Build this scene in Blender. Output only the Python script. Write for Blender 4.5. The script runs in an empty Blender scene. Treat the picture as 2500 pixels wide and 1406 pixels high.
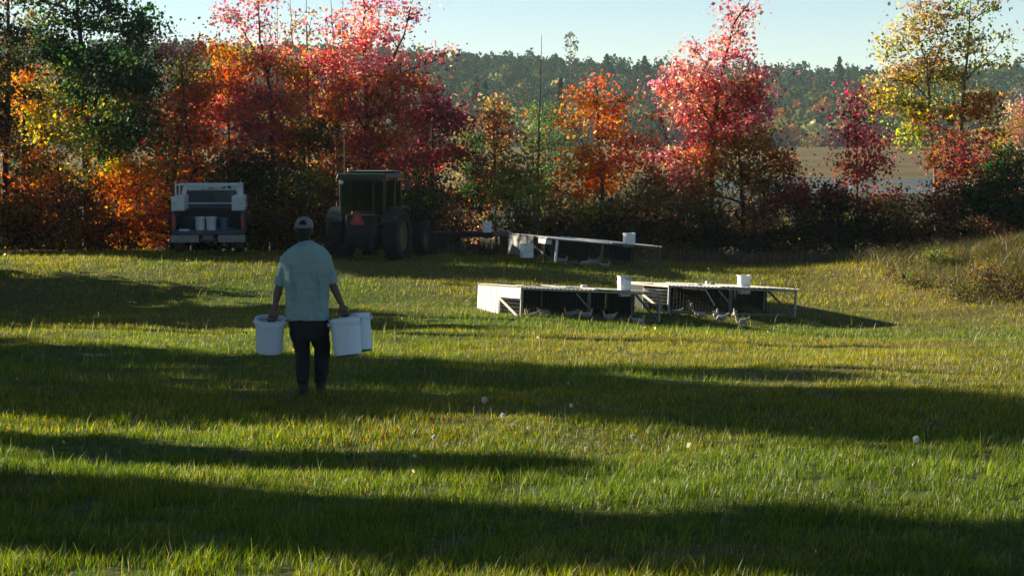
import bpy, math, random
import numpy as np
from mathutils import Vector, Matrix

random.seed(7)
R = np.random.default_rng(11)
SC = bpy.context.scene
COL = SC.collection
PI = math.pi

# ------------------------------------------------------------------ camera, sky, sun, exposure
CAM_H = 2.55
FPX = 4665.0                      # focal length in photo pixels (photo is 2500 wide)
TH = math.atan(353 / FPX)         # downward pitch
cam_data = bpy.data.cameras.new('camera')
cam_data.sensor_width = 36.0
cam_data.lens = FPX / 2500 * 36.0
cam_data.clip_start = 0.1
cam_data.clip_end = 12000
cam = bpy.data.objects.new('camera', cam_data)
cam.location = (0, 0, CAM_H)
cam.rotation_euler = (PI / 2 - TH, 0, 0)
COL.objects.link(cam)
SC.camera = cam

SUN_AZ = math.radians(20)         # light travels towards +x and, by this angle, towards the camera
SUN_EL = math.radians(18)
world = bpy.data.worlds.new('World')
SC.world = world
world.use_nodes = True
wn = world.node_tree
wn.nodes.clear()
sky = wn.nodes.new('ShaderNodeTexSky')
sky.sky_type = 'NISHITA'
sky.sun_disc = False
sky.sun_elevation = SUN_EL
to_sun = Vector((-math.cos(SUN_AZ) * math.cos(SUN_EL), math.sin(SUN_AZ) * math.cos(SUN_EL), math.sin(SUN_EL)))
sky.sun_rotation = math.atan2(to_sun.x, to_sun.y) % (2 * PI)
sky.air_density = 1.0
sky.altitude = 2200
sky.dust_density = 0.5
sky.ozone_density = 1.0
bg = wn.nodes.new('ShaderNodeBackground')
bg.inputs['Strength'].default_value = 0.05
wo = wn.nodes.new('ShaderNodeOutputWorld')
wn.links.new(sky.outputs[0], bg.inputs[0])
wn.links.new(bg.outputs[0], wo.inputs[0])

sl = bpy.data.lights.new('sun', 'SUN')
sl.energy = 5.0
sl.angle = math.radians(0.55)
sl.color = (1.0, 0.89, 0.64)
so = bpy.data.objects.new('sun', sl)
so.rotation_euler = (-to_sun).to_track_quat('-Z', 'Y').to_euler()
so.location = (-30, 40, 30)
COL.objects.link(so)

SC.view_settings.view_transform = 'Standard'
SC.view_settings.look = 'None'
SC.view_settings.gamma = 1
SC.view_settings.use_curve_mapping = False
SC.view_settings.exposure = 1.65

# ------------------------------------------------------------------ helpers
def W(px, py, d):
    """point at distance d (world y) seen at pixel px, py of the 2500 px photograph"""
    u = (px - 1250) / FPX
    v = -(py - 703) / FPX
    dy = math.cos(TH) + v * math.sin(TH)
    dz = -math.sin(TH) + v * math.cos(TH)
    return Vector((u / dy * d, d, CAM_H + dz / dy * d))

class Noise:
    def __init__(s, seed):
        s.g = np.random.default_rng(seed).random((256, 256))
    def __call__(s, x, y):
        x = np.asarray(x, float); y = np.asarray(y, float)
        xi = np.floor(x).astype(int); yi = np.floor(y).astype(int)
        fx = x - xi; fy = y - yi
        fx = fx * fx * (3 - 2 * fx); fy = fy * fy * (3 - 2 * fy)
        g = s.g
        a = g[xi % 256, yi % 256]; b = g[(xi + 1) % 256, yi % 256]
        c = g[xi % 256, (yi + 1) % 256]; d = g[(xi + 1) % 256, (yi + 1) % 256]
        return (a * (1 - fx) + b * fx) * (1 - fy) + (c * (1 - fx) + d * fx) * fy
n1, n2, n3, n4 = Noise(1), Noise(2), Noise(3), Noise(4)
def fbm(n, x, y):
    return (n(x, y) + 0.5 * n(2.1 * x + 7, 2.1 * y + 3) + 0.25 * n(4.3 * x + 1, 4.3 * y + 9)) / 1.75

PY = [-60, 0, 10, 19.4, 28, 38, 42, 46, 50, 54, 58, 66, 100, 208, 225, 298, 312, 600, 660, 1000, 3000, 9000]
PZ = [1.6, .95, .29, .0, -.5, -.95, -1.07, -.85, -.56, -.62, -.7, -1.2, -2.0, -2.8, -3.5, -3.5, -2.8, 1.6, 4, 30, 60, 60]
fy_ = np.arange(-60, 9000, 0.5)
fz_ = np.interp(fy_, PY, PZ)
k_ = np.exp(-np.linspace(-2, 2, 9) ** 2); k_ /= k_.sum()
fz_ = np.convolve(np.pad(fz_, 4, mode='edge'), k_, mode='valid')

def ridge_px(px):
    return np.interp(px, [-400, 300, 600, 900, 1100, 1300, 1500, 1700, 1900, 2200, 2500, 3000],
                     [100, 118, 124, 130, 145, 152, 168, 180, 180, 178, 170, 160])

def gz(x, y):
    x = np.asarray(x, float); y = np.asarray(y, float)
    z = np.interp(y, fy_, fz_)
    # overgrown mound on the right
    m = np.exp(-(((x - 13.4) / 3.0) ** 2 + ((y - 48.0) / 4.2) ** 2)) * 0.88 * (.75 + .5 * n2(x * .9, y * .9))
    m2 = np.exp(-(((x - 8.8) / 2.2) ** 2 + ((y - 50.5) / 3.0) ** 2)) * 0.25
    near = np.clip((75 - y) / 10, 0, 1)
    # dry land instead of pond on the left side
    z = np.maximum(z, np.where((y > 150) & (y < 400), -2.78 - .6 * np.clip((x - 18) / 8, 0, 1) * 2, -99))
    z = z + (m + m2) * near
    z = z + near * ((fbm(n1, x * 0.35, y * 0.35) - 0.5) * 0.16 + (n2(x * 1.5, y * 1.5) - 0.5) * 0.035) * np.clip((y - 3) / 5, 0, 1)
    # the field falls away to the right around the pens
    z = z - 0.052 * np.clip(x - .3, 0, 6.6) * np.clip((y - 30) / 7, 0, 1) * near
    z = z + np.where((y > 205) & (y < 320), (fbm(n2, x * .06, y * .11) - .42) * 1.5, 0)
    # wooded hill behind the marsh: rises to the ridge seen in the photograph
    px = 1250 + FPX * x / np.maximum(y, 50)
    zr = CAM_H + (350 - ridge_px(px)) / FPX * 900 - 9.5
    t = np.clip((y - 600) / 300, 0, 1)
    hill = 1.6 + (zr - 1.6) * (t * t * (3 - 2 * t)) ** 0.8 + (n3(x * .012, y * .012) - .5) * 10 * t * (1 - t) * 4 * .6
    z = np.where(y > 600, hill, z)
    z = np.where(y > 900, np.maximum(zr - (y - 900) * 0.03, 1), z)
    return z
def gzf(x, y): return float(gz(x, y))

def hit(px, py):
    p0 = W(px, py, 1.0); o = Vector((0, 0, CAM_H)); d = p0 - o
    t = 6.0
    while t < 400:
        p = o + d * t
        if p.z <= gzf(p.x, p.y): return p
        t += 0.05
    return p

def inp(node, *names):
    for nm in names:
        if nm in node.inputs: return node.inputs[nm]
    return None

MATS = {}
def mat(name, col, rough=0.6, metal=0.0, noise=0.0, nscale=6.0, col2=None, bump=0.0, bscale=40.0, spec=None, coat=0.0, dirt=None):
    """principled material with procedural colour variation and fine relief"""
    if name in MATS: return MATS[name]
    m = bpy.data.materials.new(name); m.use_nodes = True
    nt = m.node_tree; p = nt.nodes['Principled BSDF']
    p.inputs['Roughness'].default_value = rough
    p.inputs['Metallic'].default_value = metal
    if spec is not None: p.inputs['Specular IOR Level'].default_value = spec
    tc = nt.nodes.new('ShaderNodeTexCoord')
    nz = nt.nodes.new('ShaderNodeTexNoise'); nz.inputs['Scale'].default_value = nscale; nz.inputs['Detail'].default_value = 6
    nt.links.new(tc.outputs['Object'], nz.inputs['Vector'])
    cr = nt.nodes.new('ShaderNodeValToRGB')
    c2 = col2 if col2 else tuple(c * (1 - noise) for c in col)
    cr.color_ramp.elements[0].position = 0.35; cr.color_ramp.elements[1].position = 0.65
    cr.color_ramp.elements[0].color = (*c2, 1); cr.color_ramp.elements[1].color = (*col, 1)
    nt.links.new(nz.outputs['Fac'], cr.inputs[0])
    nt.links.new(cr.outputs[0], p.inputs['Base Color'])
    if bump:
        n2_ = nt.nodes.new('ShaderNodeTexNoise'); n2_.inputs['Scale'].default_value = bscale; n2_.inputs['Detail'].default_value = 4
        nt.links.new(tc.outputs['Object'], n2_.inputs['Vector'])
        bp = nt.nodes.new('ShaderNodeBump'); bp.inputs['Strength'].default_value = bump; bp.inputs['Distance'].default_value = 0.01
        nt.links.new(n2_.outputs['Fac'], bp.inputs['Height']); nt.links.new(bp.outputs[0], p.inputs['Normal'])
    MATS[name] = m
    return m

def leaf_material(name, trans=0.45, sat=1.15, rough=0.5, gloss=0.04, tval=1.25):
    m = bpy.data.materials.new(name); m.use_nodes = True
    nt = m.node_tree; nt.nodes.clear()
    at = nt.nodes.new('ShaderNodeAttribute'); at.attribute_name = 'Col'
    hs = nt.nodes.new('ShaderNodeHueSaturation'); hs.inputs['Saturation'].default_value = sat; hs.inputs['Value'].default_value = tval
    nt.links.new(at.outputs['Color'], hs.inputs['Color'])
    df = nt.nodes.new('ShaderNodeBsdfDiffuse'); nt.links.new(at.outputs['Color'], df.inputs['Color'])
    tr = nt.nodes.new('ShaderNodeBsdfTranslucent'); nt.links.new(hs.outputs[0], tr.inputs['Color'])
    mx = nt.nodes.new('ShaderNodeMixShader'); mx.inputs[0].default_value = trans
    nt.links.new(df.outputs[0], mx.inputs[1]); nt.links.new(tr.outputs[0], mx.inputs[2])
    gl = nt.nodes.new('ShaderNodeBsdfGlossy'); gl.inputs['Roughness'].default_value = rough; gl.inputs['Color'].default_value = (1, 1, 1, 1)
    m2 = nt.nodes.new('ShaderNodeMixShader'); m2.inputs[0].default_value = gloss
    nt.links.new(mx.outputs[0], m2.inputs[1]); nt.links.new(gl.outputs[0], m2.inputs[2])
    o = nt.nodes.new('ShaderNodeOutputMaterial'); nt.links.new(m2.outputs[0], o.inputs[0])
    MATS[name] = m
    return m
M_LEAF = leaf_material('leaf', gloss=.015, trans=.55, tval=1.95)
M_GRASS = leaf_material('grass_blade', trans=0.54, sat=1.2, rough=0.45, gloss=0.02, tval=1.35)
M_FAR = leaf_material('far_leaf', trans=0.25, sat=1.0, gloss=0.0, tval=1.1)

def tag(o, label=None, cat=None, group=None, kind=None):
    if label: o['label'] = label
    if cat: o['category'] = cat
    if group: o['group'] = group
    if kind: o['kind'] = kind
    return o

def empty(name, loc, rz=0.0, label=None, cat=None, group=None, rot=None):
    o = bpy.data.objects.new(name, None); COL.objects.link(o)
    o.location = loc; o.rotation_euler = rot if rot else (0, 0, rz)
    o.empty_display_size = 0.2
    return tag(o, label, cat, group)

def link_mesh(name, me, m, parent=None):
    o = bpy.data.objects.new(name, me); COL.objects.link(o)
    if m is not None:
        for mm in (m if isinstance(m, (list, tuple)) else [m]): me.materials.append(mm)
    if parent is not None: o.parent = parent
    return o

def np_mesh(name, verts, faces, m, parent=None, cols=None, smooth=False, k=4):
    """verts (N,3), faces (M,k) arrays; cols (N,3) per vertex"""
    me = bpy.data.meshes.new(name)
    verts = np.asarray(verts, np.float32); faces = np.asarray(faces, np.int32)
    me.vertices.add(len(verts)); me.vertices.foreach_set('co', verts.ravel())
    M = len(faces); k = faces.shape[1]
    me.loops.add(M * k); me.loops.foreach_set('vertex_index', faces.ravel())
    me.polygons.add(M); me.polygons.foreach_set('loop_start', np.arange(0, M * k, k, dtype=np.int32))
    if smooth: me.polygons.foreach_set('use_smooth', np.ones(M, bool))
    me.update(calc_edges=True)
    if cols is not None:
        a = me.color_attributes.new('Col', 'FLOAT_COLOR', 'POINT')
        c = np.ones((len(verts), 4), np.float32); c[:, :3] = cols
        a.data.foreach_set('color', c.ravel())
    return link_mesh(name, me, m, parent)

class MB:
    """collects simple solids and links them as ONE mesh object"""
    def __init__(s): s.v = []; s.f = []
    def add(s, vs, fs, M=None):
        b = len(s.v)
        for v in vs:
            v = Vector(v)
            s.v.append(tuple(M @ v) if M is not None else tuple(v))
        for f in fs: s.f.append(tuple(b + i for i in f))
        return s
    def box(s, c, d, rot=(0, 0, 0), taper=(1, 1)):
        x, y, z = d[0] / 2, d[1] / 2, d[2] / 2
        tx, ty = taper
        vs = [(-x, -y, -z), (x, -y, -z), (x, y, -z), (-x, y, -z), (-x * tx, -y * ty, z), (x * tx, -y * ty, z), (x * tx, y * ty, z), (-x * tx, y * ty, z)]
        fs = [(0, 3, 2, 1), (4, 5, 6, 7), (0, 1, 5, 4), (1, 2, 6, 5), (2, 3, 7, 6), (3, 0, 4, 7)]
        from mathutils import Euler
        return s.add(vs, fs, Matrix.Translation(c) @ Euler(rot).to_matrix().to_4x4())
    def bar(s, a, b, w, t=None):
        a = Vector(a); b = Vector(b); d = b - a
        q = d.to_track_quat('Z', 'Y').to_matrix().to_4x4()
        t = t or w
        x, y = w / 2, t / 2; L = d.length
        vs = [(-x, -y, 0), (x, -y, 0), (x, y, 0), (-x, y, 0), (-x, -y, L), (x, -y, L), (x, y, L), (-x, y, L)]
        fs = [(0, 3, 2, 1), (4, 5, 6, 7), (0, 1, 5, 4), (1, 2, 6, 5), (2, 3, 7, 6), (3, 0, 4, 7)]
        return s.add(vs, fs, Matrix.Translation(a) @ q)
    def loft(s, path, radii, n=10, caps=True, up=None):
        """path list of points, radii list of r or (ra, rb)"""
        P = [Vector(p) for p in path]; b = len(s.v)
        ref = Vector(up) if up else None
        for i, p in enumerate(P):
            t = (P[min(i + 1, len(P) - 1)] - P[max(i - 1, 0)])
            if t.length < 1e-9: t = Vector((0, 0, 1))
            t.normalize()
            r0 = ref if ref is not None else (Vector((1, 0, 0)) if abs(t.x) < 0.9 else Vector((0, 1, 0)))
            e1 = (r0 - t * r0.dot(t)).normalized(); e2 = t.cross(e1)
            r = radii[i]; ra, rb = r if isinstance(r, (tuple, list)) else (r, r)
            for k in range(n):
                a = 2 * PI * k / n
                s.v.append(tuple(p + e1 * (ra * math.cos(a)) + e2 * (rb * math.sin(a))))
        for i in range(len(P) - 1):
            for k in range(n):
                k2 = (k + 1) % n
                s.f.append((b + i * n + k, b + i * n + k2, b + (i + 1) * n + k2, b + (i + 1) * n + k))
        if caps:
            s.f.append(tuple(b + k for k in range(n))[::-1])
            s.f.append(tuple(b + (len(P) - 1) * n + k for k in range(n)))
        return s
    def tube(s, pts, r, n=8): return s.loft(pts, [r] * len(pts) if not isinstance(r, list) else r, n)
    def cyl(s, c, r, h, axis='z', n=24, r2=None):
        d = {'x': Vector((1, 0, 0)), 'y': Vector((0, 1, 0)), 'z': Vector((0, 0, 1))}[axis] * (h / 2)
        c = Vector(c)
        return s.loft([c - d, c + d], [r, r2 if r2 else r], n)
    def lathe(s, prof, axis='z', c=(0, 0, 0), n=24):
        """prof list of (r, h), closed around axis"""
        b = len(s.v); c = Vector(c)
        for r, h in prof:
            for k in range(n):
                a = 2 * PI * k / n; u, w = r * math.cos(a), r * math.sin(a)
                p = {'z': Vector((u, w, h)), 'x': Vector((h, u, w)), 'y': Vector((w, h, u))}[axis]
                s.v.append(tuple(c + p))
        for i in range(len(prof) - 1):
            for k in range(n):
                k2 = (k + 1) % n
                s.f.append((b + i * n + k, b + i * n + k2, b + (i + 1) * n + k2, b + (i + 1) * n + k))
        return s
    def ell(s, c, r, n=16, m=10, rot=None):
        pr = []; b = len(s.v); c = Vector(c)
        for i in range(m + 1):
            a = -PI / 2 + PI * i / m
            for k in range(n):
                t = 2 * PI * k / n
                v = Vector((r[0] * math.cos(a) * math.cos(t), r[1] * math.cos(a) * math.sin(t), r[2] * math.sin(a)))
                if rot is not None: v = rot @ v
                s.v.append(tuple(c + v))
        for i in range(m):
            for k in range(n):
                k2 = (k + 1) % n
                s.f.append((b + i * n + k, b + i * n + k2, b + (i + 1) * n + k2, b + (i + 1) * n + k))
        return s
    def poly(s, pts, th, nrm):
        """flat polygon extruded by th along nrm"""
        nrm = Vector(nrm).normalized() * th; n = len(pts)
        vs = [Vector(p) for p in pts] + [Vector(p) + nrm for p in pts]
        fs = [tuple(range(n))[::-1], tuple(range(n, 2 * n))] + [(i, (i + 1) % n, n + (i + 1) % n, n + i) for i in range(n)]
        return s.add(vs, fs)
    def build(s, name, m, parent=None, bevel=0.0, smooth=False, seg=2):
        me = bpy.data.meshes.new(name)
        me.from_pydata(s.v, [], s.f); me.validate(); me.update()
        if smooth: me.polygons.foreach_set('use_smooth', [True] * len(me.polygons))
        o = link_mesh(name, me, m, parent)
        if bevel:
            bm_ = o.modifiers.new('bevel', 'BEVEL'); bm_.width = bevel; bm_.segments = seg; bm_.limit_method = 'ANGLE'
        return o

def copy_tree(o, parent=None):
    c = o.copy(); COL.objects.link(c)
    if parent is not None: c.parent = parent
    for ch in KIDS(o): copy_tree(ch, c)
    return c
def KIDS(o): return [x for x in bpy.data.objects if x.parent == o]

# ------------------------------------------------------------------ ground sheet
def ground_material():
    m = bpy.data.materials.new('field_ground'); m.use_nodes = True
    nt = m.node_tree; p = nt.nodes['Principled BSDF']; p.inputs['Roughness'].default_value = 0.95
    p.inputs['Specular IOR Level'].default_value = 0.1
    at = nt.nodes.new('ShaderNodeAttribute'); at.attribute_name = 'Col'
    tc = nt.nodes.new('ShaderNodeTexCoord')
    nz = nt.nodes.new('ShaderNodeTexNoise'); nz.inputs['Scale'].default_value = 9; nz.inputs['Detail'].default_value = 8
    nt.links.new(tc.outputs['Object'], nz.inputs['Vector'])
    mr = nt.nodes.new('ShaderNodeMapRange'); mr.inputs[1].default_value = .3; mr.inputs[2].default_value = .7; mr.inputs[3].default_value = .55; mr.inputs[4].default_value = 1.35
    nt.links.new(nz.outputs['Fac'], mr.inputs[0])
    mx = nt.nodes.new('ShaderNodeVectorMath'); mx.operation = 'SCALE'
    nt.links.new(at.outputs['Color'], mx.inputs[0]); nt.links.new(mr.outputs[0], mx.inputs['Scale'])
    nt.links.new(mx.outputs[0], p.inputs['Base Color'])
    bp = nt.nodes.new('ShaderNodeBump'); bp.inputs['Strength'].default_value = 0.8; bp.inputs['Distance'].default_value = 0.05
    nt.links.new(nz.outputs['Fac'], bp.inputs['Height']); nt.links.new(bp.outputs[0], p.inputs['Normal'])
    return m

def geo(a, b, n): return list(np.geomspace(a, b, n))
xs = np.array(sorted(set([-v for v in geo(26, 6000, 46)] + list(np.arange(-25.5, 25.6, 0.4)) + geo(26, 6000, 46))))
ys = np.array(sorted(set([-60, -40, -25, -15, -8] + list(np.arange(-4, 62, 0.4)) + geo(62.2, 9000, 110))))
GX, GY = np.meshgrid(xs, ys)
GZ = gz(GX, GY)
V = np.stack([GX, GY, GZ], -1).reshape(-1, 3)
nx, ny = len(xs), len(ys)
ii = (np.arange(ny - 1)[:, None] * nx + np.arange(nx - 1)[None]).ravel()
Fq = np.stack([ii, ii + 1, ii + nx + 1, ii + nx], -1)

def straw_amount(x, y):
    """where the field is dry and straw coloured rather than green"""
    a = fbm(n4, x * 0.22 + 3, y * 0.22) * 1.5 - 0.45
    big = np.exp(-(((x - 4.5) / 4.5) ** 2 + ((y - 28.5) / 5.0) ** 2)) * 0.75
    mnd = np.exp(-(((x - 13) / 4.5) ** 2 + ((y - 48) / 5) ** 2)) * 0.9
    bk = np.clip((y - 43) / 10, 0, 1) * 0.28
    nr = np.clip((19 - y) / 8, 0, 1) * -0.12
    return np.clip(a + big + mnd + bk + nr, 0.02, 0.97)

def ground_color(x, y):
    s = straw_amount(x, y)[..., None]
    c = np.array([.055, .075, .018]) * (1 - s) + np.array([.130, .105, .035]) * s
    y = y[..., None]
    brush = np.array([.035, .032, .018]); marsh = np.array([.115, .082, .032]); hill = np.array([.03, .035, .018])
    marsh = marsh * (.55 + .9 * fbm(n1, x[..., None] * .04, y * .10))
    t = np.clip((y - 56) / 3, 0, 1); c = c * (1 - t) + brush * t
    t = np.clip((y - 190) / 30, 0, 1); c = c * (1 - t) + marsh * t
    t = np.clip((y - 585) / 20, 0, 1); c = c * (1 - t) + hill * t
    return c
gc = ground_color(V[:, 0], V[:, 1])
g = np_mesh('ground', V, Fq, ground_material(), cols=gc, smooth=True)
tag(g, kind='structure')

# water beyond the hedge
wm = bpy.data.materials.new('pond_water'); wm.use_nodes = True
wp = wm.node_tree.nodes['Principled BSDF']
wp.inputs['Base Color'].default_value = (.02, .03, .035, 1); wp.inputs['Roughness'].default_value = 0.12
nzw = wm.node_tree.nodes.new('ShaderNodeTexNoise'); nzw.inputs['Scale'].default_value = 0.6; nzw.inputs['Detail'].default_value = 5
tcw = wm.node_tree.nodes.new('ShaderNodeTexCoord'); wm.node_tree.links.new(tcw.outputs['Object'], nzw.inputs['Vector'])
bpw = wm.node_tree.nodes.new('ShaderNodeBump'); bpw.inputs['Strength'].default_value = 0.15
wm.node_tree.links.new(nzw.outputs['Fac'], bpw.inputs['Height']); wm.node_tree.links.new(bpw.outputs[0], wp.inputs['Normal'])
wv = [(-400, 206, -3.02), (500, 206, -3.02), (500, 342, -3.02), (-400, 342, -3.02)]
w = np_mesh('water', wv, [(0, 1, 2, 3)], wm); tag(w, kind='structure')

# ------------------------------------------------------------------ leaves
PAL = {
    'dkgreen': [(0.014, 0.034, 0.014), (0.022, 0.048, 0.018), (0.034, 0.058, 0.02)],
    'green': [(0.04, 0.081, 0.021), (0.063, 0.109, 0.025), (0.092, 0.127, 0.032)],
    'olive': [(0.074, 0.078, 0.019), (0.121, 0.115, 0.024), (0.162, 0.128, 0.03), (0.068, 0.088, 0.027)],
    'gold': [(0.312, 0.221, 0.029), (0.429, 0.273, 0.026), (0.221, 0.182, 0.039)],
    'yelgreen': [(0.18, 0.204, 0.03), (0.252, 0.264, 0.042), (0.12, 0.156, 0.03)],
    'orange': [(0.5, 0.163, 0.029), (0.575, 0.225, 0.033), (0.413, 0.112, 0.033)],
    'orred': [(0.513, 0.122, 0.037), (0.567, 0.18, 0.037), (0.405, 0.083, 0.034), (0.203, 0.098, 0.034)],
    'red': [(0.42, 0.097, 0.09), (0.504, 0.136, 0.122), (0.308, 0.078, 0.073), (0.476, 0.194, 0.09), (0.224, 0.156, 0.068)],
    'crimson': [(0.336, 0.068, 0.098), (0.42, 0.098, 0.129), (0.224, 0.054, 0.07)],
    'pink': [(0.546, 0.234, 0.237), (0.468, 0.172, 0.184), (0.598, 0.363, 0.324), (0.39, 0.129, 0.152)],
    'rust': [(0.27, 0.095, 0.034), (0.351, 0.121, 0.041), (0.162, 0.068, 0.03)],
    'brown': [(0.075, 0.045, 0.02), (0.112, 0.062, 0.025), (0.05, 0.04, 0.018), (0.15, 0.075, 0.025)],
    'maroon': [(0.163, 0.04, 0.035), (0.225, 0.052, 0.043), (0.094, 0.033, 0.027)],
    'tan': [(0.336, 0.228, 0.102), (0.408, 0.276, 0.132), (0.24, 0.18, 0.084)],
    'pale': [(0.299, 0.273, 0.117), (0.39, 0.325, 0.143), (0.208, 0.208, 0.091), (0.39, 0.26, 0.104)],
    'dark': [(0.018, 0.022, 0.01), (0.028, 0.026, 0.012), (0.034, 0.02, 0.012)],
}
def pal_cols(key, n, jit=0.35, idx=None, nc=1):
    keys = key if isinstance(key, (list, tuple)) else [key]
    out = np.zeros((n, 3))
    ch = R.integers(0, len(keys), n)
    if idx is not None:          # most leaves of a clump share one tint
        own = R.integers(0, len(keys), nc)[idx]
        ch = np.where(R.random(n) < .72, own, ch)
    for i, k in enumerate(keys):
        p = np.array(PAL[k]); m = ch == i
        out[m] = p[R.integers(0, len(p), m.sum())]
    out *= np.exp(R.normal(0, jit * .6, (n, 1)))
    out *= 1 + R.normal(0, .05, (n, 3))
    return np.clip(out, .004, .75)

def leaf_quads(P, size, cols, droop=0.35):
    """P (n,3) centres -> rhombic leaves with a folded midrib direction, random orientation"""
    n = len(P)
    nrm = R.normal(0, 1, (n, 3)); nrm[:, 2] = np.abs(nrm[:, 2]) * 0.8 + 0.1
    nrm /= np.linalg.norm(nrm, axis=1)[:, None]
    a = R.normal(0, 1, (n, 3)); a[:, 2] -= droop
    a -= nrm * (a * nrm).sum(1)[:, None]; a /= np.linalg.norm(a, axis=1)[:, None]
    b = np.cross(nrm, a)
    s = size * np.exp(np.clip(R.normal(0, .30, (n, 1)), -1, .55))
    L = a * s * .62; Bv = b * s * .44
    k = nrm * s * .12
    v = np.stack([P - L, P + Bv + k - L * .15, P + L, P - Bv + k - L * .15], 1).reshape(-1, 3)
    f = np.arange(n * 4).reshape(n, 4)
    return v, f, np.repeat(cols, 4, axis=0)

def blob_points(c, r, n, clump=0.30, shell=0.35, nclump=None):
    """points gathered in clumps through an ellipsoid: gaps stay between them"""
    vol = r[0] * r[1] * r[2]
    nc = nclump or int(np.clip(14 * vol ** 0.66 / (clump / .3) ** 2, 10, 400))
    d = R.normal(0, 1, (nc, 3)); d /= np.linalg.norm(d, axis=1)[:, None]
    rad = R.random(nc) ** shell
    C = d * rad[:, None] * np.array(r) * np.array([1, 1, 1])
    wgt = np.exp(R.normal(0, .5, nc)); wgt /= wgt.sum()
    idx = R.choice(nc, n, p=wgt)
    sig = clump * (0.6 + .8 * R.random(nc))
    P = C[idx] + R.normal(0, 1, (n, 3)) * sig[idx][:, None] * np.array([1, 1, .55])
    return np.array(c) + P, np.array(c) + C, idx, nc

BARK = {
    'grey': mat('bark_grey', (.12, .10, .085), .9, noise=.5, nscale=9, bump=.6, bscale=30),
    'dark': mat('bark_dark', (.045, .035, .028), .9, noise=.5, nscale=9, bump=.6, bscale=30),
    'tan':  mat('bark_tan', (.17, .135, .10), .9, noise=.45, nscale=9, bump=.6, bscale=30),
}
def limb(mb, a, b, r0, r1, n=6, k=5, wob=0.06):
    a = Vector(a); b = Vector(b); L = (b - a).length
    pts = []; rr = []
    side = Vector((random.uniform(-1, 1), random.uniform(-1, 1), random.uniform(-.2, .8))) * L * wob
    for i in range(n + 1):
        t = i / n
        p = a.lerp(b, t) + side * math.sin(PI * t) + Vector((random.uniform(-1, 1), random.uniform(-1, 1), 0)) * L * 0.012 * (0 < i < n)
        pts.append(p); rr.append(r0 + (r1 - r0) * t)
    mb.loft(pts, rr, k)
    return pts

def tree(name, label, cat, base_px, d, blobs, trunks, leaf=0.13, dens=1.0, bark='dark', group=None, twigs=5, zb=None, clump=0.3):
    """blobs: (cx, cy, rx, ry, palette, density) in photo pixels at distance d;
       trunks: list of pixel polylines [(px,py), ...] with base radius"""
    bx = (base_px - 1250) / FPX * d
    root = empty(name, (bx, d, gzf(bx, d)), label=label, cat=cat, group=group)
    o = root.location.copy()
    mb = MB(); tops = []
    for tr in trunks:
        pts, r = tr
        P3 = [W(px, py, d) - o for px, py in pts]
        P3[0].z = min(P3[0].z, -0.1) if pts[0][1] > 500 else P3[0].z
        q = []; rr = []
        n = len(P3)
        for i in range(n - 1):
            for j in range(4):
                t = (i + j / 4) / (n - 1)
                q.append(P3[i].lerp(P3[i + 1], j / 4) + Vector((random.uniform(-1, 1), random.uniform(-1, 1), 0)) * .025)
                rr.append(max(r * (1 - .85 * t), .008))
        q.append(P3[-1]); rr.append(max(r * .12, .006))
        q[0] = P3[0]
        mb.loft(q, rr, 8)
        tops += [(p, rr[k]) for k, p in enumerate(q)]
    Vs, Fs, Cs = [], [], []; off = 0
    for (cx, cy, rx, ry, pal, dn) in blobs:
        dd = d + random.uniform(-.6, .6)
        c = W(cx, cy, dd) - o
        a = rx / FPX * d; b = ry / FPX * d
        r = (a, max(.5 * (a + b), .35) * .9, b)
        leaf_ = leaf * .64
        n = int(900 * a * b * dn * dens * (.13 / leaf_) ** 2) + 20
        P, CC, idx, nc = blob_points(c, np.array(r) * .92, n, clump=clump * (0.75 if dn < .5 else 1))
        base = pal_cols(pal, n, idx=idx, nc=nc)
        cj = np.exp(R.normal(0, .22, (nc, 3)) * np.array([.6, 1, .8]))     # each clump leans to its own shade
        v, f, cc = leaf_quads(P, leaf_, np.clip(base * cj[idx], .004, .75))
        Vs.append(v); Fs.append(f + off); Cs.append(cc); off += len(v)
        # limb to the blob, twigs to some clumps
        if tops:
            cv = Vector(c)
            cand = [t for t in tops if t[0].z < cv.z - 0.1] or tops[:1]
            src = min(cand, key=lambda t: (t[0] - cv).length + 0.0 * t[0].z)
            pts = limb(mb, src[0], cv, min(src[1] * .7, .05), .012)
            for j in R.choice(nc, min(nc, int(twigs * 1.7)), replace=False):
                s0 = pts[random.randint(2, len(pts) - 1)]
                limb(mb, s0, Vector(CC[j]), .012, .004, n=3, k=4)
    if mb.v: mb.build('trunk', BARK[bark], root, smooth=True)
    np_mesh('crown', np.concatenate(Vs), np.concatenate(Fs), M_LEAF, root, cols=np.concatenate(Cs))
    return root
GRASS_DENSITY = 1.0
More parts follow.
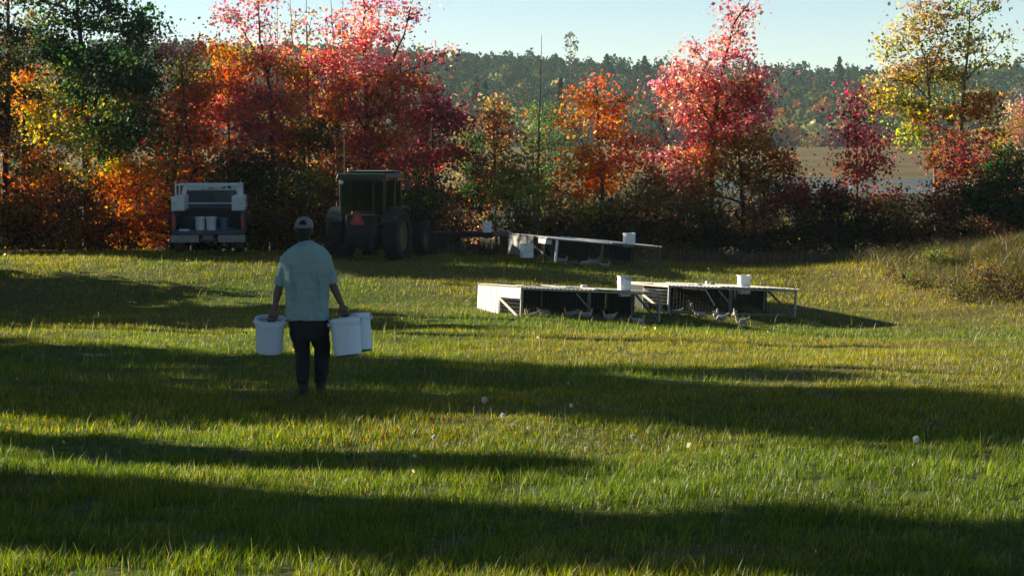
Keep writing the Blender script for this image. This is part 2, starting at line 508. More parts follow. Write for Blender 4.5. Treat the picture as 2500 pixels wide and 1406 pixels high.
def SIDE_TREES():
    def st(name, label, cat, pos, blobs, h, r, leaf=.19, k=1.2, clump=.38):
        return side_tree(name, label, cat, pos, [(a, b, c * k, d, e, f * k, p, q) for a, b, c, d, e, f, p, q in blobs], h * k, r, leaf=leaf, clump=clump)
    D = 'dkgreen'; O = 'olive'
    st('hedge_shrub', 'broad low green shrub outside the left border, nearest the truck', 'shrub', (-16.2, 46.0),
       [(0, 1.6, 1.1, 1.6, 2.2, 2.0, D, 3), (0, -.8, 1.8, 1.6, 2.2, 2.6, D, 3), (0, -2.8, 2.4, 1.6, 1.9, 2.8, D, 3)], 3.0, .09, k=1)
    st('hedge_shrub', 'broad green shrub outside the left border, second from the truck', 'shrub', (-16.4, 40.4),
       [(0, 1.0, 2.2, 1.6, 2.4, 2.7, D, 3), (0, -1.7, 1.5, 1.6, 2.5, 2.0, D, 3), (0, -.2, 4.0, 1.5, 1.7, 1.5, O, 3)], 3.6, .09, k=1)
    st('oak_tree', 'wide dark oak outside the left border, farther one', 'tree', (-16.3, 29.6),
       [(0, 0, 2.0, 2.0, 3.0, 1.7, D, 2.6), (0, 3.0, 1.3, 1.8, 2.1, 1.2, D, 2.8), (0, -.1, 3.6, 2.0, 2.4, 1.4, D, 2.6), (0, -1.6, 5.0, 1.6, 1.9, 1.2, O, 2.4)], 5.2, .2)
    st('oak_tree', 'wide dark oak outside the left border, nearer one', 'tree', (-16.0, 25.0),
       [(0, 0, 3.4, 2.0, 2.6, 2.2, D, 2.6), (0, -.2, 1.6, 1.8, 2.2, 1.6, D, 2.4), (0, -2.6, 3.7, 1.4, .9, 1.0, D, 3), (0, .2, 5.6, 2.0, 2.9, 1.2, D, 2.6), (0, -1.0, 6.6, 1.8, 1.9, 1.1, O, 2.2)], 7.0, .22)
    st('maple_sapling', 'slim leafy sapling outside the left border between the oak and the near maple', 'tree', (-15.8, 19.75),
       [(0, 0, 4.0, .9, .22, 1.0, O, 4), (0, 0, 2.6, .9, .22, .9, D, 4)], 4.4, .08, clump=.16)
    st('maple_tree', 'round maple outside the left border nearest the camera', 'tree', (-15.9, 16.6),
       [(0, -.75, 3.7, 1.4, .55, 1.0, D, 3.2), (0, 0, 3.7, 1.4, .85, 1.0, D, 3.2), (0, -.3, 4.9, 1.3, .6, .6, D, 3.2), (0, .15, 4.6, 1.4, .75, .7, D, 3.2), (0, .9, 5.4, 1.3, .5, .5, O, 3)], 5.0, .14, clump=.24)
    st('hedge_shrub', 'tall green thicket outside the left border beside the truck', 'tree', (-20.5, 57.6),
       [(0, 0, 1.5, 3.0, 1.9, 1.8, D, 2.2), (1.0, -.4, 3.4, 2.2, 1.8, 1.6, D, 2.2), (-1.2, .3, 4.9, 2.2, 1.8, 1.4, O, 2.2), (0, -2.4, 5.4, 1.8, 1.2, .9, D, 3), (0, -1.2, 4.2, 1.8, 1.2, 1.0, D, 3)], 5.4, .12)
    st('hedge_shrub', 'tall green thicket outside the left border, farther back', 'tree', (-22.5, 62.5),
       [(0, 0, 1.2, 3.0, 2.4, 1.4, D, 2.2)], 2.4, .12)
    # unseen high crowned trees, added round the field to block sky light
    lab = 'unseen tall high crowned tree added beside the field to block sky light'
    grp = 'unseen tall trees added round the field to block sky light'
    proto = st('woodland_tree', lab, 'tree', (-18.0, 12.0),
       [(0, 0, 11.5, 3.4, 3.4, 2.6, D, 2.2), (.6, .4, 14.5, 2.9, 2.9, 2.4, D, 2.2), (-.4, -.3, 17.3, 2.0, 2.0, 1.9, D, 2.0)], 17, .26, leaf=.42)
    proto['group'] = grp
    spots = [(-18.5, 18.5), (-18.2, 25), (-18.8, 31.5), (-18.3, 38), (-18.9, 44), (-17.5, 5), (-16, -3), 
             (-10, -9), (-4, -11), (3, -10), (9, -11), (15, -8), (19, -1), (21, 7), (21.5, 15), (22.5, 23), (23, 31), (24.5, 39), (26, 47), (28, 54)]
    for x, y in spots:
        c = copy_tree(proto); c.location = (x + random.uniform(-.6, .6), y, gzf(x, y)); c.rotation_euler = (0, 0, random.uniform(0, 6.28))
        s = random.uniform(.92, 1.12); c.scale = (s, s, random.uniform(.97, 1.05)); c['group'] = grp
# ------------------------------------------------------------------ trees and shrubs of the field edge
GB = 'woodland at the far edge of the field'
def S(*a): return list(a)
tree('oak_tree', 'tall dark green oak rising out of the top of the picture left of the truck', 'tree', 215, 59.5,
     [(190, 40, 130, 90, 'dkgreen', .55), (300, 70, 90, 80, 'dkgreen', .7), (100, 120, 110, 80, 'dkgreen', .9), (270, 170, 100, 80, 'dkgreen', 1.3),
      (355, 60, 55, 60, ['dkgreen', 'green'], .45), (330, 210, 60, 80, 'dkgreen', 1.2), (190, 230, 80, 60, ['dkgreen', 'brown'], 1.0), (60, -20, 100, 60, 'dkgreen', .35),
      (260, -60, 120, 70, 'dkgreen', .3), (120, 10, 60, 60, ['dkgreen', 'olive'], .8)],
     [([(215, 625), (210, 400), (205, 200), (190, 40), (185, -60)], .17), ([(208, 330), (250, 200), (300, 90)], .08)], leaf=.15, group=GB, twigs=8)
tree('oak_tree', 'dark tree with a black trunk at the left edge of the picture', 'tree', 12, 58.2,
     [(0, 60, 80, 100, ['dkgreen', 'brown'], .7), (20, 200, 70, 70, ['brown', 'dkgreen', 'olive'], .9), (0, 330, 70, 80, ['brown', 'rust'], .9), (60, 400, 60, 60, ['brown', 'orange'], .8), (-60, 260, 60, 90, 'dkgreen', .8)],
     [([(12, 625), (14, 400), (22, 200), (18, 0), (10, -80)], .13)], leaf=.14, group=GB, twigs=8)
tree('birch_tree', 'yellow leaved tree glowing behind the black trunk at the left edge', 'tree', 52, 61,
     [(85, 225, 62, 60, ['gold', 'orange', 'olive'], .9), (105, 290, 78, 50, ['gold', 'yelgreen'], .9), (160, 150, 50, 35, ['gold', 'green'], .5), (60, 190, 35, 30, ['gold', 'orange'], .8),
      (130, 340, 60, 40, ['olive', 'gold', 'brown'], .8), (40, 250, 50, 50, ['orange', 'gold'], .7), (75, 60, 60, 40, 'olive', .5)],
     [([(52, 625), (55, 400), (60, 250), (90, 120)], .10)], group=GB)
tree('oak_tree', 'deep green tree hanging over orange saplings left of the truck', 'tree', 300, 58.6,
     [(250, 330, 90, 60, ['dkgreen', 'olive'], 1.1), (320, 290, 60, 60, ['dkgreen', 'green'], 1.1), (230, 400, 90, 60, ['dkgreen', 'olive', 'brown'], 1.0), (330, 150, 60, 60, 'dkgreen', 1.0),
      (190, 300, 50, 50, ['green', 'dkgreen', 'gold'], .8), (180, 200, 40, 40, ['green', 'olive'], .6), (290, 240, 60, 40, ['olive', 'green', 'gold'], .8), (380, 340, 30, 40, 'dkgreen', .6)],
     [([(300, 625), (296, 450), (285, 300), (270, 180)], .09)], group=GB)
tree('maple_sapling', 'golden brown sapling at the field edge near the left border', 'tree', 150, 57.2,
     [(125, 430, 70, 50, ['gold', 'brown', 'orange'], .8), (90, 530, 80, 60, ['brown', 'rust', 'orange'], .9), (190, 500, 60, 50, ['brown', 'maroon'], .9), (170, 350, 40, 35, ['gold', 'yelgreen'], .6)],
     [([(150, 625), (150, 480), (140, 360)], .05)], group=GB, leaf=.12)
tree('brush', 'low dark brown brush along the field edge at the far left', 'shrub', 60, 56.8,
     [(20, 560, 70, 50, ['brown', 'dark', 'rust'], 1.1), (110, 580, 70, 40, ['brown', 'dark', 'gold'], 1.1), (-60, 540, 80, 70, ['brown', 'dark'], 1.1), (40, 490, 40, 40, ['brown', 'rust'], .8)],
     [([(60, 625), (50, 560)], .03)], leaf=.11, group=GB)
tree('brush', 'brown brush with rusty leaves midway between the left border and the truck', 'shrub', 200, 56.9,
     [(190, 575, 70, 45, ['brown', 'dark', 'rust'], 1.1), (270, 570, 70, 50, ['brown', 'dark', 'rust'], 1.0), (230, 520, 50, 40, ['brown', 'maroon', 'rust'], .9)],
     [([(200, 625), (210, 560)], .03)], leaf=.11, group=GB)
tree('maple_tree', 'orange maple with a forked dark trunk just left of the truck', 'tree', 418, 57.6,
     [(350, 400, 80, 45, ['orange', 'gold'], .85), (310, 450, 75, 55, ['orred', 'orange'], .85), (345, 520, 75, 60, ['orred', 'orange', 'rust'], .9), (400, 480, 30, 60, ['orred', 'red'], 1.0),
      (370, 570, 60, 40, ['orred', 'rust'], .8), (300, 560, 60, 40, ['rust', 'brown', 'orred'], .9), (400, 370, 50, 35, ['orange', 'olive'], .7), (450, 430, 60, 50, ['orange', 'rust', 'olive'], .8), (480, 395, 50, 40, ['orred', 'rust'], .8)],
     [([(418, 625), (420, 520), (424, 450), (432, 380), (445, 300), (450, 200)], .09), ([(422, 470), (400, 420), (370, 380)], .05), ([(426, 430), (455, 370), (480, 300)], .05)], group=GB, twigs=7)
tree('maple_tree', 'rusty red maple rising behind the truck with a pointed top', 'tree', 470, 59.5,
     [(440, 190, 58, 60, ['rust', 'orred', 'olive'], 1.0), (410, 120, 22, 35, ['pink', 'red'], .9), (480, 115, 28, 35, ['red', 'orange'], .8), (430, 270, 72, 60, ['rust', 'red', 'olive'], 1.0),
      (480, 330, 70, 55, ['olive', 'rust', 'red'], 1.0), (390, 300, 40, 50, ['red', 'rust'], .8), (500, 230, 50, 60, ['rust', 'red', 'orred'], 1.0)],
     [([(470, 625), (468, 420), (450, 250), (440, 120)], .08)], group=GB)
tree('maple_tree', 'maple with a bright orange top between two red ones above the truck', 'tree', 560, 60.5,
     [(555, 130, 48, 38, ['orange', 'gold', 'orred'], 1.0), (590, 185, 50, 40, ['orange', 'orred'], .9), (540, 200, 45, 45, ['orred', 'rust'], .9), (560, 265, 60, 50, ['red', 'crimson', 'rust'], 1.0), (520, 290, 50, 50, ['red', 'rust'], .9)],
     [([(560, 625), (558, 400), (560, 200), (556, 110)], .07)], group=GB)
tree('maple_tree', 'crimson maple with a tall pinkish trunk reaching the sky right of the truck', 'tree', 664, 58.8,
     [(620, 230, 60, 55, ['red', 'crimson'], 1.0), (610, 310, 75, 50, ['crimson', 'red'], 1.1), (660, 160, 60, 40, ['red', 'pink', 'rust'], .8), (690, 240, 50, 60, ['crimson', 'red', 'rust'], .9),
      (570, 45, 32, 38, 'pink', .75), (600, 80, 28, 30, 'pink', .5), (660, 60, 45, 55, 'pink', .16), (625, 10, 30, 30, 'pink', .5), (655, 330, 50, 50, ['crimson', 'rust'], .9), (590, 370, 60, 35, ['rust', 'olive', 'red'], .9)],
     [([(664, 625), (666, 400), (662, 230), (636, 100), (628, -30)], .09), ([(650, 160), (600, 90), (570, 30)], .03)], group=GB, bark='dark', twigs=9)
tree('poplar_tree', 'slender nearly bare tree standing against the sky between the red maples', 'tree', 752, 60,
     [(715, 60, 38, 70, ['pink', 'rust'], .14), (760, 70, 40, 60, ['pink', 'olive'], .12), (712, 160, 50, 40, ['red', 'rust'], .8), (780, 165, 60, 45, ['red', 'pink'], .9), (740, 230, 60, 50, ['red', 'rust', 'olive'], .9)],
     [([(752, 625), (752, 300), (750, 100), (748, -20)], .05), ([(750, 260), (712, 90), (708, -10)], .025), ([(676, 620), (678, 200), (676, -10)], .03)], group=GB, bark='grey', twigs=14)
tree('poplar_tree', 'thin bare twin stem leaning against the sky left of the biggest red maple', 'tree', 825, 60.6,
     [(810, 60, 35, 70, ['pink', 'red'], .10), (848, 60, 30, 40, 'pink', .5), (820, 170, 50, 35, ['red', 'pink'], .8), (800, 250, 50, 60, ['red', 'rust', 'orred'], .9)],
     [([(825, 625), (822, 300), (812, 80), (808, -20)], .04), ([(826, 420), (834, 150), (838, -10)], .03)], group=GB, bark='grey', twigs=14)
tree('aspen_tree', 'golden olive tree filling the gap between the crimson maple and the tractor', 'tree', 745, 59.2,
     [(720, 290, 50, 60, ['gold', 'olive'], .9), (700, 170, 22, 30, ['gold', 'olive'], .6), (730, 370, 60, 50, ['olive', 'rust', 'gold'], 1.0), (770, 340, 50, 60, ['olive', 'brown'], 1.0), (690, 350, 30, 30, ['orange', 'rust'], .8), (700, 415, 60, 40, ['olive', 'dkgreen', 'rust'], 1.0)],
     [([(745, 625), (742, 400), (735, 250)], .05)], group=GB)
tree('maple_tree', 'largest scarlet maple spreading behind the tractor cab', 'tree', 902, 58.4,
     [(905, 70, 38, 60, 'pink', .75), (870, 100, 40, 30, ['pink', 'red'], .7), (955, 95, 30, 40, 'pink', .45), (1000, 40, 40, 45, 'pink', .38), (980, 150, 50, 30, ['pink', 'red'], .4), (920, 15, 50, 35, 'pink', .55), (890, 170, 70, 55, ['red', 'pink'], 1.0), (960, 200, 75, 40, ['red', 'rust'], 1.0),
      (850, 260, 55, 70, ['orred', 'red', 'rust'], 1.0), (900, 300, 60, 50, ['red', 'crimson', 'rust'], .9), (960, 270, 70, 40, ['crimson', 'red', 'rust'], 1.0), (870, 350, 70, 50, ['orred', 'red'], 1.0), (950, 350, 70, 30, ['red', 'orred'], 1.0),
      (1020, 210, 60, 30, ['red', 'crimson'], .9), (930, 390, 70, 40, ['red', 'crimson'], 1.0), (860, 400, 40, 25, ['orred', 'red'], 1.0), (1090, 130, 28, 16, ['pink', 'red'], .5), (1040, 145, 35, 20, ['pink', 'crimson'], .6), (1000, 420, 40, 35, ['red', 'crimson'], .8)],
     [([(902, 625), (900, 420), (896, 250), (890, 90), (888, -30)], .12), ([(898, 300), (930, 200), (985, 90), (1010, -10)], .06), ([(898, 330), (860, 260), (835, 180)], .05), ([(897, 240), (950, 190), (1060, 150), (1100, 120)], .035)], group=GB, twigs=10)
tree('maple_tree', 'dark crimson maple to the right of the scarlet one, round topped', 'tree', 1050, 59.4,
     [(1075, 265, 62, 42, ['crimson', 'maroon'], 1.1), (1100, 310, 45, 40, ['crimson', 'maroon'], 1.0), (1030, 320, 60, 35, ['crimson', 'red'], 1.0), (1060, 370, 70, 40, ['crimson', 'maroon', 'rust'], 1.0), (1010, 290, 40, 25, ['dkgreen', 'olive'], .9),
      (1110, 370, 35, 50, ['rust', 'maroon', 'brown'], .8), (1020, 390, 55, 35, ['crimson', 'red'], 1.0)],
     [([(1050, 625), (1052, 420), (1060, 260)], .07)], group=GB)
tree('brush', 'dark olive thicket between the truck and the man', 'shrub', 650, 57.4,
     [(640, 420, 60, 55, ['dkgreen', 'olive', 'brown'], 1.2), (600, 440, 45, 60, ['dkgreen', 'dark'], 1.2), (650, 500, 60, 50, ['dark', 'brown', 'olive'], 1.2), (640, 565, 55, 45, ['dark', 'brown'], 1.2), (560, 420, 50, 40, ['olive', 'rust', 'dark'], 1.0), (540, 455, 60, 35, ['brown', 'dark', 'olive'], 1)],
     [([(650, 625), (645, 520), (640, 430)], .04)], group=GB, leaf=.12)
tree('brush', 'gold flecked brown thicket directly behind the head of the man', 'shrub', 745, 57.2,
     [(730, 450, 60, 45, ['olive', 'dkgreen', 'gold'], 1.1), (770, 480, 55, 50, ['brown', 'olive', 'gold'], 1.0), (720, 540, 60, 50, ['brown', 'rust', 'dark'], 1.1), (790, 560, 50, 40, ['brown', 'dark'], 1.1), (810, 430, 45, 50, ['olive', 'brown', 'orred'], 1.0), (690, 580, 50, 30, ['dark', 'brown', 'rust'], 1.1)],
     [([(745, 625), (745, 520), (735, 440)], .04)], group=GB, leaf=.12)
tree('brush', 'leafy green bush beside the right side of the tractor cab', 'shrub', 1020, 57.0,
     [(1025, 455, 42, 42, ['green', 'dkgreen', 'gold'], 1.1), (1010, 510, 45, 45, ['green', 'dkgreen', 'brown'], 1.1), (1060, 490, 40, 50, ['dkgreen', 'olive', 'brown'], 1.1), (1030, 570, 60, 45, ['dark', 'dkgreen'], 1.1), (955, 560, 60, 50, ['dark', 'dkgreen'], 1.1)],
     [([(1020, 625), (1020, 470)], .035)], group=GB, leaf=.12)
tree('brush', 'small peach coloured bush between the tractor and the white pail', 'shrub', 1102, 56.4,
     [(1103, 515, 34, 26, ['orange', 'tan', 'rust'], .9), (1085, 545, 35, 20, ['rust', 'tan', 'brown'], .8), (1130, 560, 40, 25, ['brown', 'dark'], 1.0)],
     [([(1102, 625), (1102, 530)], .02)], group=GB, leaf=.10)
tree('spruce_tree', 'narrow blackish green spruce right of the dark crimson maple', 'tree', 1160, 60.5,
     [(1160, 345, 14, 30, 'dkgreen', 1.6), (1160, 400, 25, 40, 'dkgreen', 1.5), (1160, 460, 36, 45, ['dkgreen', 'dark'], 1.4), (1160, 530, 42, 50, ['dark', 'dkgreen'], 1.3)],
     [([(1160, 625), (1160, 450), (1160, 318)], .05)], group=GB, leaf=.11, clump=.2)
tree('maple_sapling', 'thin rust red sapling right of the narrow spruce', 'tree', 1212, 59,
     [(1205, 275, 42, 30, ['rust', 'red', 'tan'], .55), (1215, 330, 40, 45, ['rust', 'red'], .6), (1205, 395, 40, 45, ['rust', 'brown', 'maroon'], .8), (1200, 470, 45, 50, ['brown', 'rust', 'dark'], .9), (1150, 560, 45, 40, ['brown', 'dark', 'tan'], 1)],
     [([(1212, 625), (1210, 420), (1206, 250)], .04)], group=GB, twigs=10)
tree('willow_shrub', 'yellow green bush glowing left of the orange maple', 'shrub', 1262, 56.0,
     [(1255, 430, 34, 45, ['yelgreen', 'olive'], 1.0), (1240, 480, 38, 40, ['yelgreen', 'green'], 1.0), (1290, 470, 42, 55, ['yelgreen', 'olive', 'gold'], .9), (1265, 385, 25, 30, ['yelgreen', 'olive'], .6), (1265, 540, 65, 35, ['olive', 'brown', 'green'], 1.1), (1300, 410, 26, 30, ['olive', 'tan'], .5)],
     [([(1262, 625), (1262, 500), (1256, 380)], .03), ([(1270, 600), (1290, 480), (1296, 400)], .02)], group=GB, leaf=.11)
tree('dead_tree', 'bare grey pole-like dead trunk rising above the hill line', 'tree', 1316, 58,
     [(1320, 345, 30, 40, ['tan', 'rust'], .22), (1300, 440, 30, 40, ['olive', 'rust'], .35)],
     [([(1316, 625), (1314, 450), (1317, 250), (1322, 85)], .05), ([(1303, 600), (1302, 420), (1300, 330)], .03)], group=GB, bark='grey', twigs=12)
tree('maple_tree', 'orange maple standing left of the big pink red one beyond the far pen', 'tree', 1468, 58,
     [(1455, 215, 20, 32, ['red', 'orred'], .9), (1430, 245, 45, 25, ['orred', 'red', 'rust'], .7), (1475, 270, 45, 35, ['orred', 'orange'], .85), (1485, 320, 45, 35, ['orange', 'orred', 'tan'], .85), (1395, 310, 18, 36, ['orange', 'gold'], .9), (1420, 370, 45, 35, ['orange', 'gold', 'orred'], .9),
      (1405, 415, 50, 30, ['rust', 'orred', 'gold'], .8), (1475, 400, 55, 50, ['orange', 'orred'], 1.0), (1450, 460, 50, 35, ['orred', 'orange'], .9), (1540, 380, 55, 40, ['orred', 'red', 'rust'], .8), (1545, 345, 40, 25, ['red', 'rust'], .7), (1345, 455, 22, 14, ['orred', 'tan'], .7), (1385, 480, 35, 18, ['orred', 'tan'], .7), (1530, 240, 25, 20, ['rust', 'red'], .35)],
     [([(1468, 625), (1470, 450), (1462, 320), (1455, 200)], .08), ([(1466, 430), (1430, 360), (1398, 300)], .035), ([(1466, 520), (1400, 490), (1335, 448)], .03), ([(1470, 420), (1520, 370), (1560, 330)], .04)], group=GB, twigs=8)
tree('maple_tree', 'big pink and red maple with a feathery top right of the orange one', 'tree', 1735, 57.8,
     [(1785, 50, 22, 42, 'pink', .7), (1765, 100, 30, 28, 'pink', .7), (1815, 70, 26, 50, 'pink', .28), (1830, 25, 20, 22, 'pink', .5), (1790, 140, 45, 25, 'pink', .8), (1690, 120, 26, 30, 'pink', .5), (1655, 165, 35, 22, 'pink', .8), (1730, 150, 35, 22, 'pink', .6),
      (1650, 215, 58, 40, ['pink', 'red'], 1.0), (1720, 220, 60, 45, ['pink', 'red'], 1.0), (1800, 220, 70, 50, ['crimson', 'pink', 'rust'], 1.0), (1860, 200, 30, 40, ['pink', 'crimson'], .8), (1680, 280, 70, 35, ['red', 'pink'], 1.0), (1770, 290, 80, 45, ['crimson', 'red'], 1.0), (1840, 270, 38, 50, ['crimson', 'pink'], .9),
      (1740, 345, 60, 30, ['red', 'crimson'], .9), (1650, 385, 55, 35, ['red', 'pink'], 1.0), (1660, 430, 45, 32, ['red', 'pink'], 1.0), (1700, 380, 50, 30, ['red', 'orred'], .9), (1610, 290, 25, 18, ['red', 'rust'], .4), (1600, 360, 30, 25, ['red', 'rust'], .7)],
     [([(1735, 625), (1738, 450), (1742, 300), (1762, 180), (1790, 60), (1830, 5)], .10), ([(1742, 320), (1700, 230), (1650, 150)], .05), ([(1742, 300), (1800, 220), (1850, 130)], .05), ([(1740, 430), (1690, 400), (1640, 380)], .04), ([(1752, 220), (1720, 160), (1690, 90)], .025)], group=GB, twigs=9)
tree('aspen_tree', 'olive gold small tree with a black trunk under the big pink and red maple', 'tree', 1812, 57.0,
     [(1800, 370, 70, 40, ['olive', 'gold', 'rust'], 1.0), (1850, 360, 55, 45, ['olive', 'rust'], .9), (1770, 430, 80, 45, ['olive', 'gold', 'orred'], 1.0), (1850, 440, 60, 50, ['olive', 'brown', 'rust'], 1.0), (1700, 470, 70, 35, ['olive', 'rust', 'gold'], 1.0), (1895, 400, 30, 40, ['rust', 'maroon', 'dkgreen'], .7)],
     [([(1812, 625), (1813, 520), (1812, 430), (1800, 340)], .10)], group=GB, leaf=.12)
tree('maple_sapling', 'narrow maroon red sapling standing before the tan marsh', 'tree', 2092, 57.3,
     [(2080, 235, 28, 22, ['maroon', 'crimson', 'pink'], .7), (2088, 280, 24, 35, ['crimson', 'maroon'], 1.0), (2090, 340, 32, 35, ['crimson', 'maroon'], 1.0), (2135, 355, 30, 30, ['maroon', 'crimson'], .6), (2075, 390, 30, 30, ['maroon', 'rust'], .8), (2120, 400, 42, 35, ['maroon', 'crimson'], .8), (2100, 440, 40, 25, ['maroon', 'crimson', 'rust'], .9), (2060, 330, 14, 16, 'maroon', .5)],
     [([(2092, 625), (2094, 450), (2090, 330), (2078, 215)], .045), ([(2094, 450), (2125, 380), (2140, 330)], .02)], group=GB, leaf=.12)
tree('cherry_tree', 'tall thinly leaved olive and tan tree with twin trunks at the right', 'tree', 2290, 59.5,
     [(2225, 50, 55, 45, ['pale', 'tan'], .55), (2280, 60, 50, 40, ['tan', 'rust', 'pale'], .55), (2350, 30, 60, 45, ['pale', 'olive'], .5), (2200, 105, 50, 35, ['pale', 'olive'], .5), (2360, 100, 60, 45, ['olive', 'pale'], .65), (2165, 130, 30, 16, 'pale', .5), (2260, 130, 60, 40, ['pale', 'olive'], .6),
      (2220, 190, 75, 40, ['olive', 'gold', 'pale'], .75), (2330, 180, 80, 45, ['olive', 'pale'], .75), (2180, 250, 55, 40, ['gold', 'olive'], .8), (2250, 260, 60, 45, ['olive', 'gold'], .7), (2230, 320, 40, 35, ['gold', 'yelgreen'], .7), (2340, 260, 80, 50, ['olive', 'rust', 'pale'], .65), (2410, 250, 60, 60, ['olive', 'tan', 'rust'], .6), (2150, 190, 30, 22, 'pale', .4),
      (2450, 90, 26, 12, 'pale', .5), (2420, 20, 30, 26, ['pale', 'olive'], .4), (2425, 150, 35, 20, ['pale', 'olive'], .4), (2420, 340, 50, 40, ['olive', 'tan', 'gold'], .5), (2250, 5, 40, 20, 'pale', .3)],
     [([(2290, 625), (2285, 450), (2272, 300), (2262, 170), (2230, 40)], .09), ([(2350, 625), (2345, 430), (2350, 260), (2362, 120), (2370, 0)], .09), ([(2272, 250), (2215, 190), (2150, 130)], .035), ([(2268, 200), (2295, 110), (2320, 20)], .035), ([(2356, 200), (2410, 140), (2470, 75)], .03)], group=GB, bark='tan', twigs=10)
tree('maple_sapling', 'dark maroon sapling in front of the twin trunked tree', 'tree', 2320, 57.6,
     [(2310, 340, 45, 30, ['maroon', 'rust'], .55), (2360, 355, 40, 35, ['maroon', 'crimson'], .6), (2300, 400, 55, 40, ['maroon', 'rust', 'brown'], .8), (2370, 410, 45, 40, ['maroon', 'crimson', 'orred'], .8), (2330, 460, 60, 35, ['maroon', 'dark', 'brown'], 1.0), (2270, 300, 22, 22, ['rust', 'maroon'], .3)],
     [([(2320, 625), (2322, 460), (2335, 330)], .05), ([(2322, 480), (2290, 380)], .03)], group=GB, leaf=.12)
# dark hedge, right half
HB = 'dark hedge shrubs closing the field on the right'
hed = [
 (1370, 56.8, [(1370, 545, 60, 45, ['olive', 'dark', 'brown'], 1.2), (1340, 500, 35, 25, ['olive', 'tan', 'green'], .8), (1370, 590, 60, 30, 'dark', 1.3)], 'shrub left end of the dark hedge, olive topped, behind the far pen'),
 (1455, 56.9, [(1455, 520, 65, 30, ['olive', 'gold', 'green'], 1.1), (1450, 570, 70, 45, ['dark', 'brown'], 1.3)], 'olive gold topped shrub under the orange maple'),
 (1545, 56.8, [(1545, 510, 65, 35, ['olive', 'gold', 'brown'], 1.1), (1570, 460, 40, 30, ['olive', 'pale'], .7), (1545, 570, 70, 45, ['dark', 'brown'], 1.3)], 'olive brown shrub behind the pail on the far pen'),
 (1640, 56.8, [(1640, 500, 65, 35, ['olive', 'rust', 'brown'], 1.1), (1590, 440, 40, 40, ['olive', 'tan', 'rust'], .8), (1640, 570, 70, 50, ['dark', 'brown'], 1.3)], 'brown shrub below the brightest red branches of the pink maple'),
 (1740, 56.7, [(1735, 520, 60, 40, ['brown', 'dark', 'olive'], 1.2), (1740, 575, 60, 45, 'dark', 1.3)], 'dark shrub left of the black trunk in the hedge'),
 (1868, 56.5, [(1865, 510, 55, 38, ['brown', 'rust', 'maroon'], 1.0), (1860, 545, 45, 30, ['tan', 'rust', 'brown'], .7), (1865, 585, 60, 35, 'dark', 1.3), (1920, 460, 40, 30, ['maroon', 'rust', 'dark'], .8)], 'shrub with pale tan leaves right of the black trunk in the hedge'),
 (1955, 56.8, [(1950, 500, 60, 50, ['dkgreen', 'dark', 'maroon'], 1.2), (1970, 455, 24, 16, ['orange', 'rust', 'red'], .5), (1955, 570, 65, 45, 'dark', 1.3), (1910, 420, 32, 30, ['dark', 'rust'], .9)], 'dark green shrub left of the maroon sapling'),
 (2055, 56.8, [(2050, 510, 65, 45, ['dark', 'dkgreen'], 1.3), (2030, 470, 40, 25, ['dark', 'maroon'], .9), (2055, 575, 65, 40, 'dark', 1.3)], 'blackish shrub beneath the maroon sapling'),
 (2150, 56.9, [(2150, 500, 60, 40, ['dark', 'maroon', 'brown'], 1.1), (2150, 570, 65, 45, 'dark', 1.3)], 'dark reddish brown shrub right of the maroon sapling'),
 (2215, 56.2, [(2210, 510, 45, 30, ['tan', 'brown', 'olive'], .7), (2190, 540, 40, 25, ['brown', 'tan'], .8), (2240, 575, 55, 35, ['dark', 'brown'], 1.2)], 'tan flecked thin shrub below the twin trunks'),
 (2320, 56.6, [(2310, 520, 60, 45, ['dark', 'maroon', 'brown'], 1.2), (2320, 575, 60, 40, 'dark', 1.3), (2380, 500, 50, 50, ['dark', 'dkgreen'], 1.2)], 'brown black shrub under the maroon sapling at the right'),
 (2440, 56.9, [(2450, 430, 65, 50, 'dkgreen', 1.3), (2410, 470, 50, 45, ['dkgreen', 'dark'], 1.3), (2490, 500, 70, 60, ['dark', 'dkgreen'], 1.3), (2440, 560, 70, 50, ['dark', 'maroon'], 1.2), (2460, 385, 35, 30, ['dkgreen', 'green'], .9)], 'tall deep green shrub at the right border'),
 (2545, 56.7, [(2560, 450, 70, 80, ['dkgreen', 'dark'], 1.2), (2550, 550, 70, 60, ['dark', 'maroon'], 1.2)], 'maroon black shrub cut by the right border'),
]
for bpx, d, bl, lab in hed:
    tree('hedge_shrub', lab, 'shrub', bpx, d, bl, [([(bpx, 625), (bpx + 4, 560), (bpx - 5, 520)], .025)], leaf=.115, dens=1.3, group=HB, twigs=4)
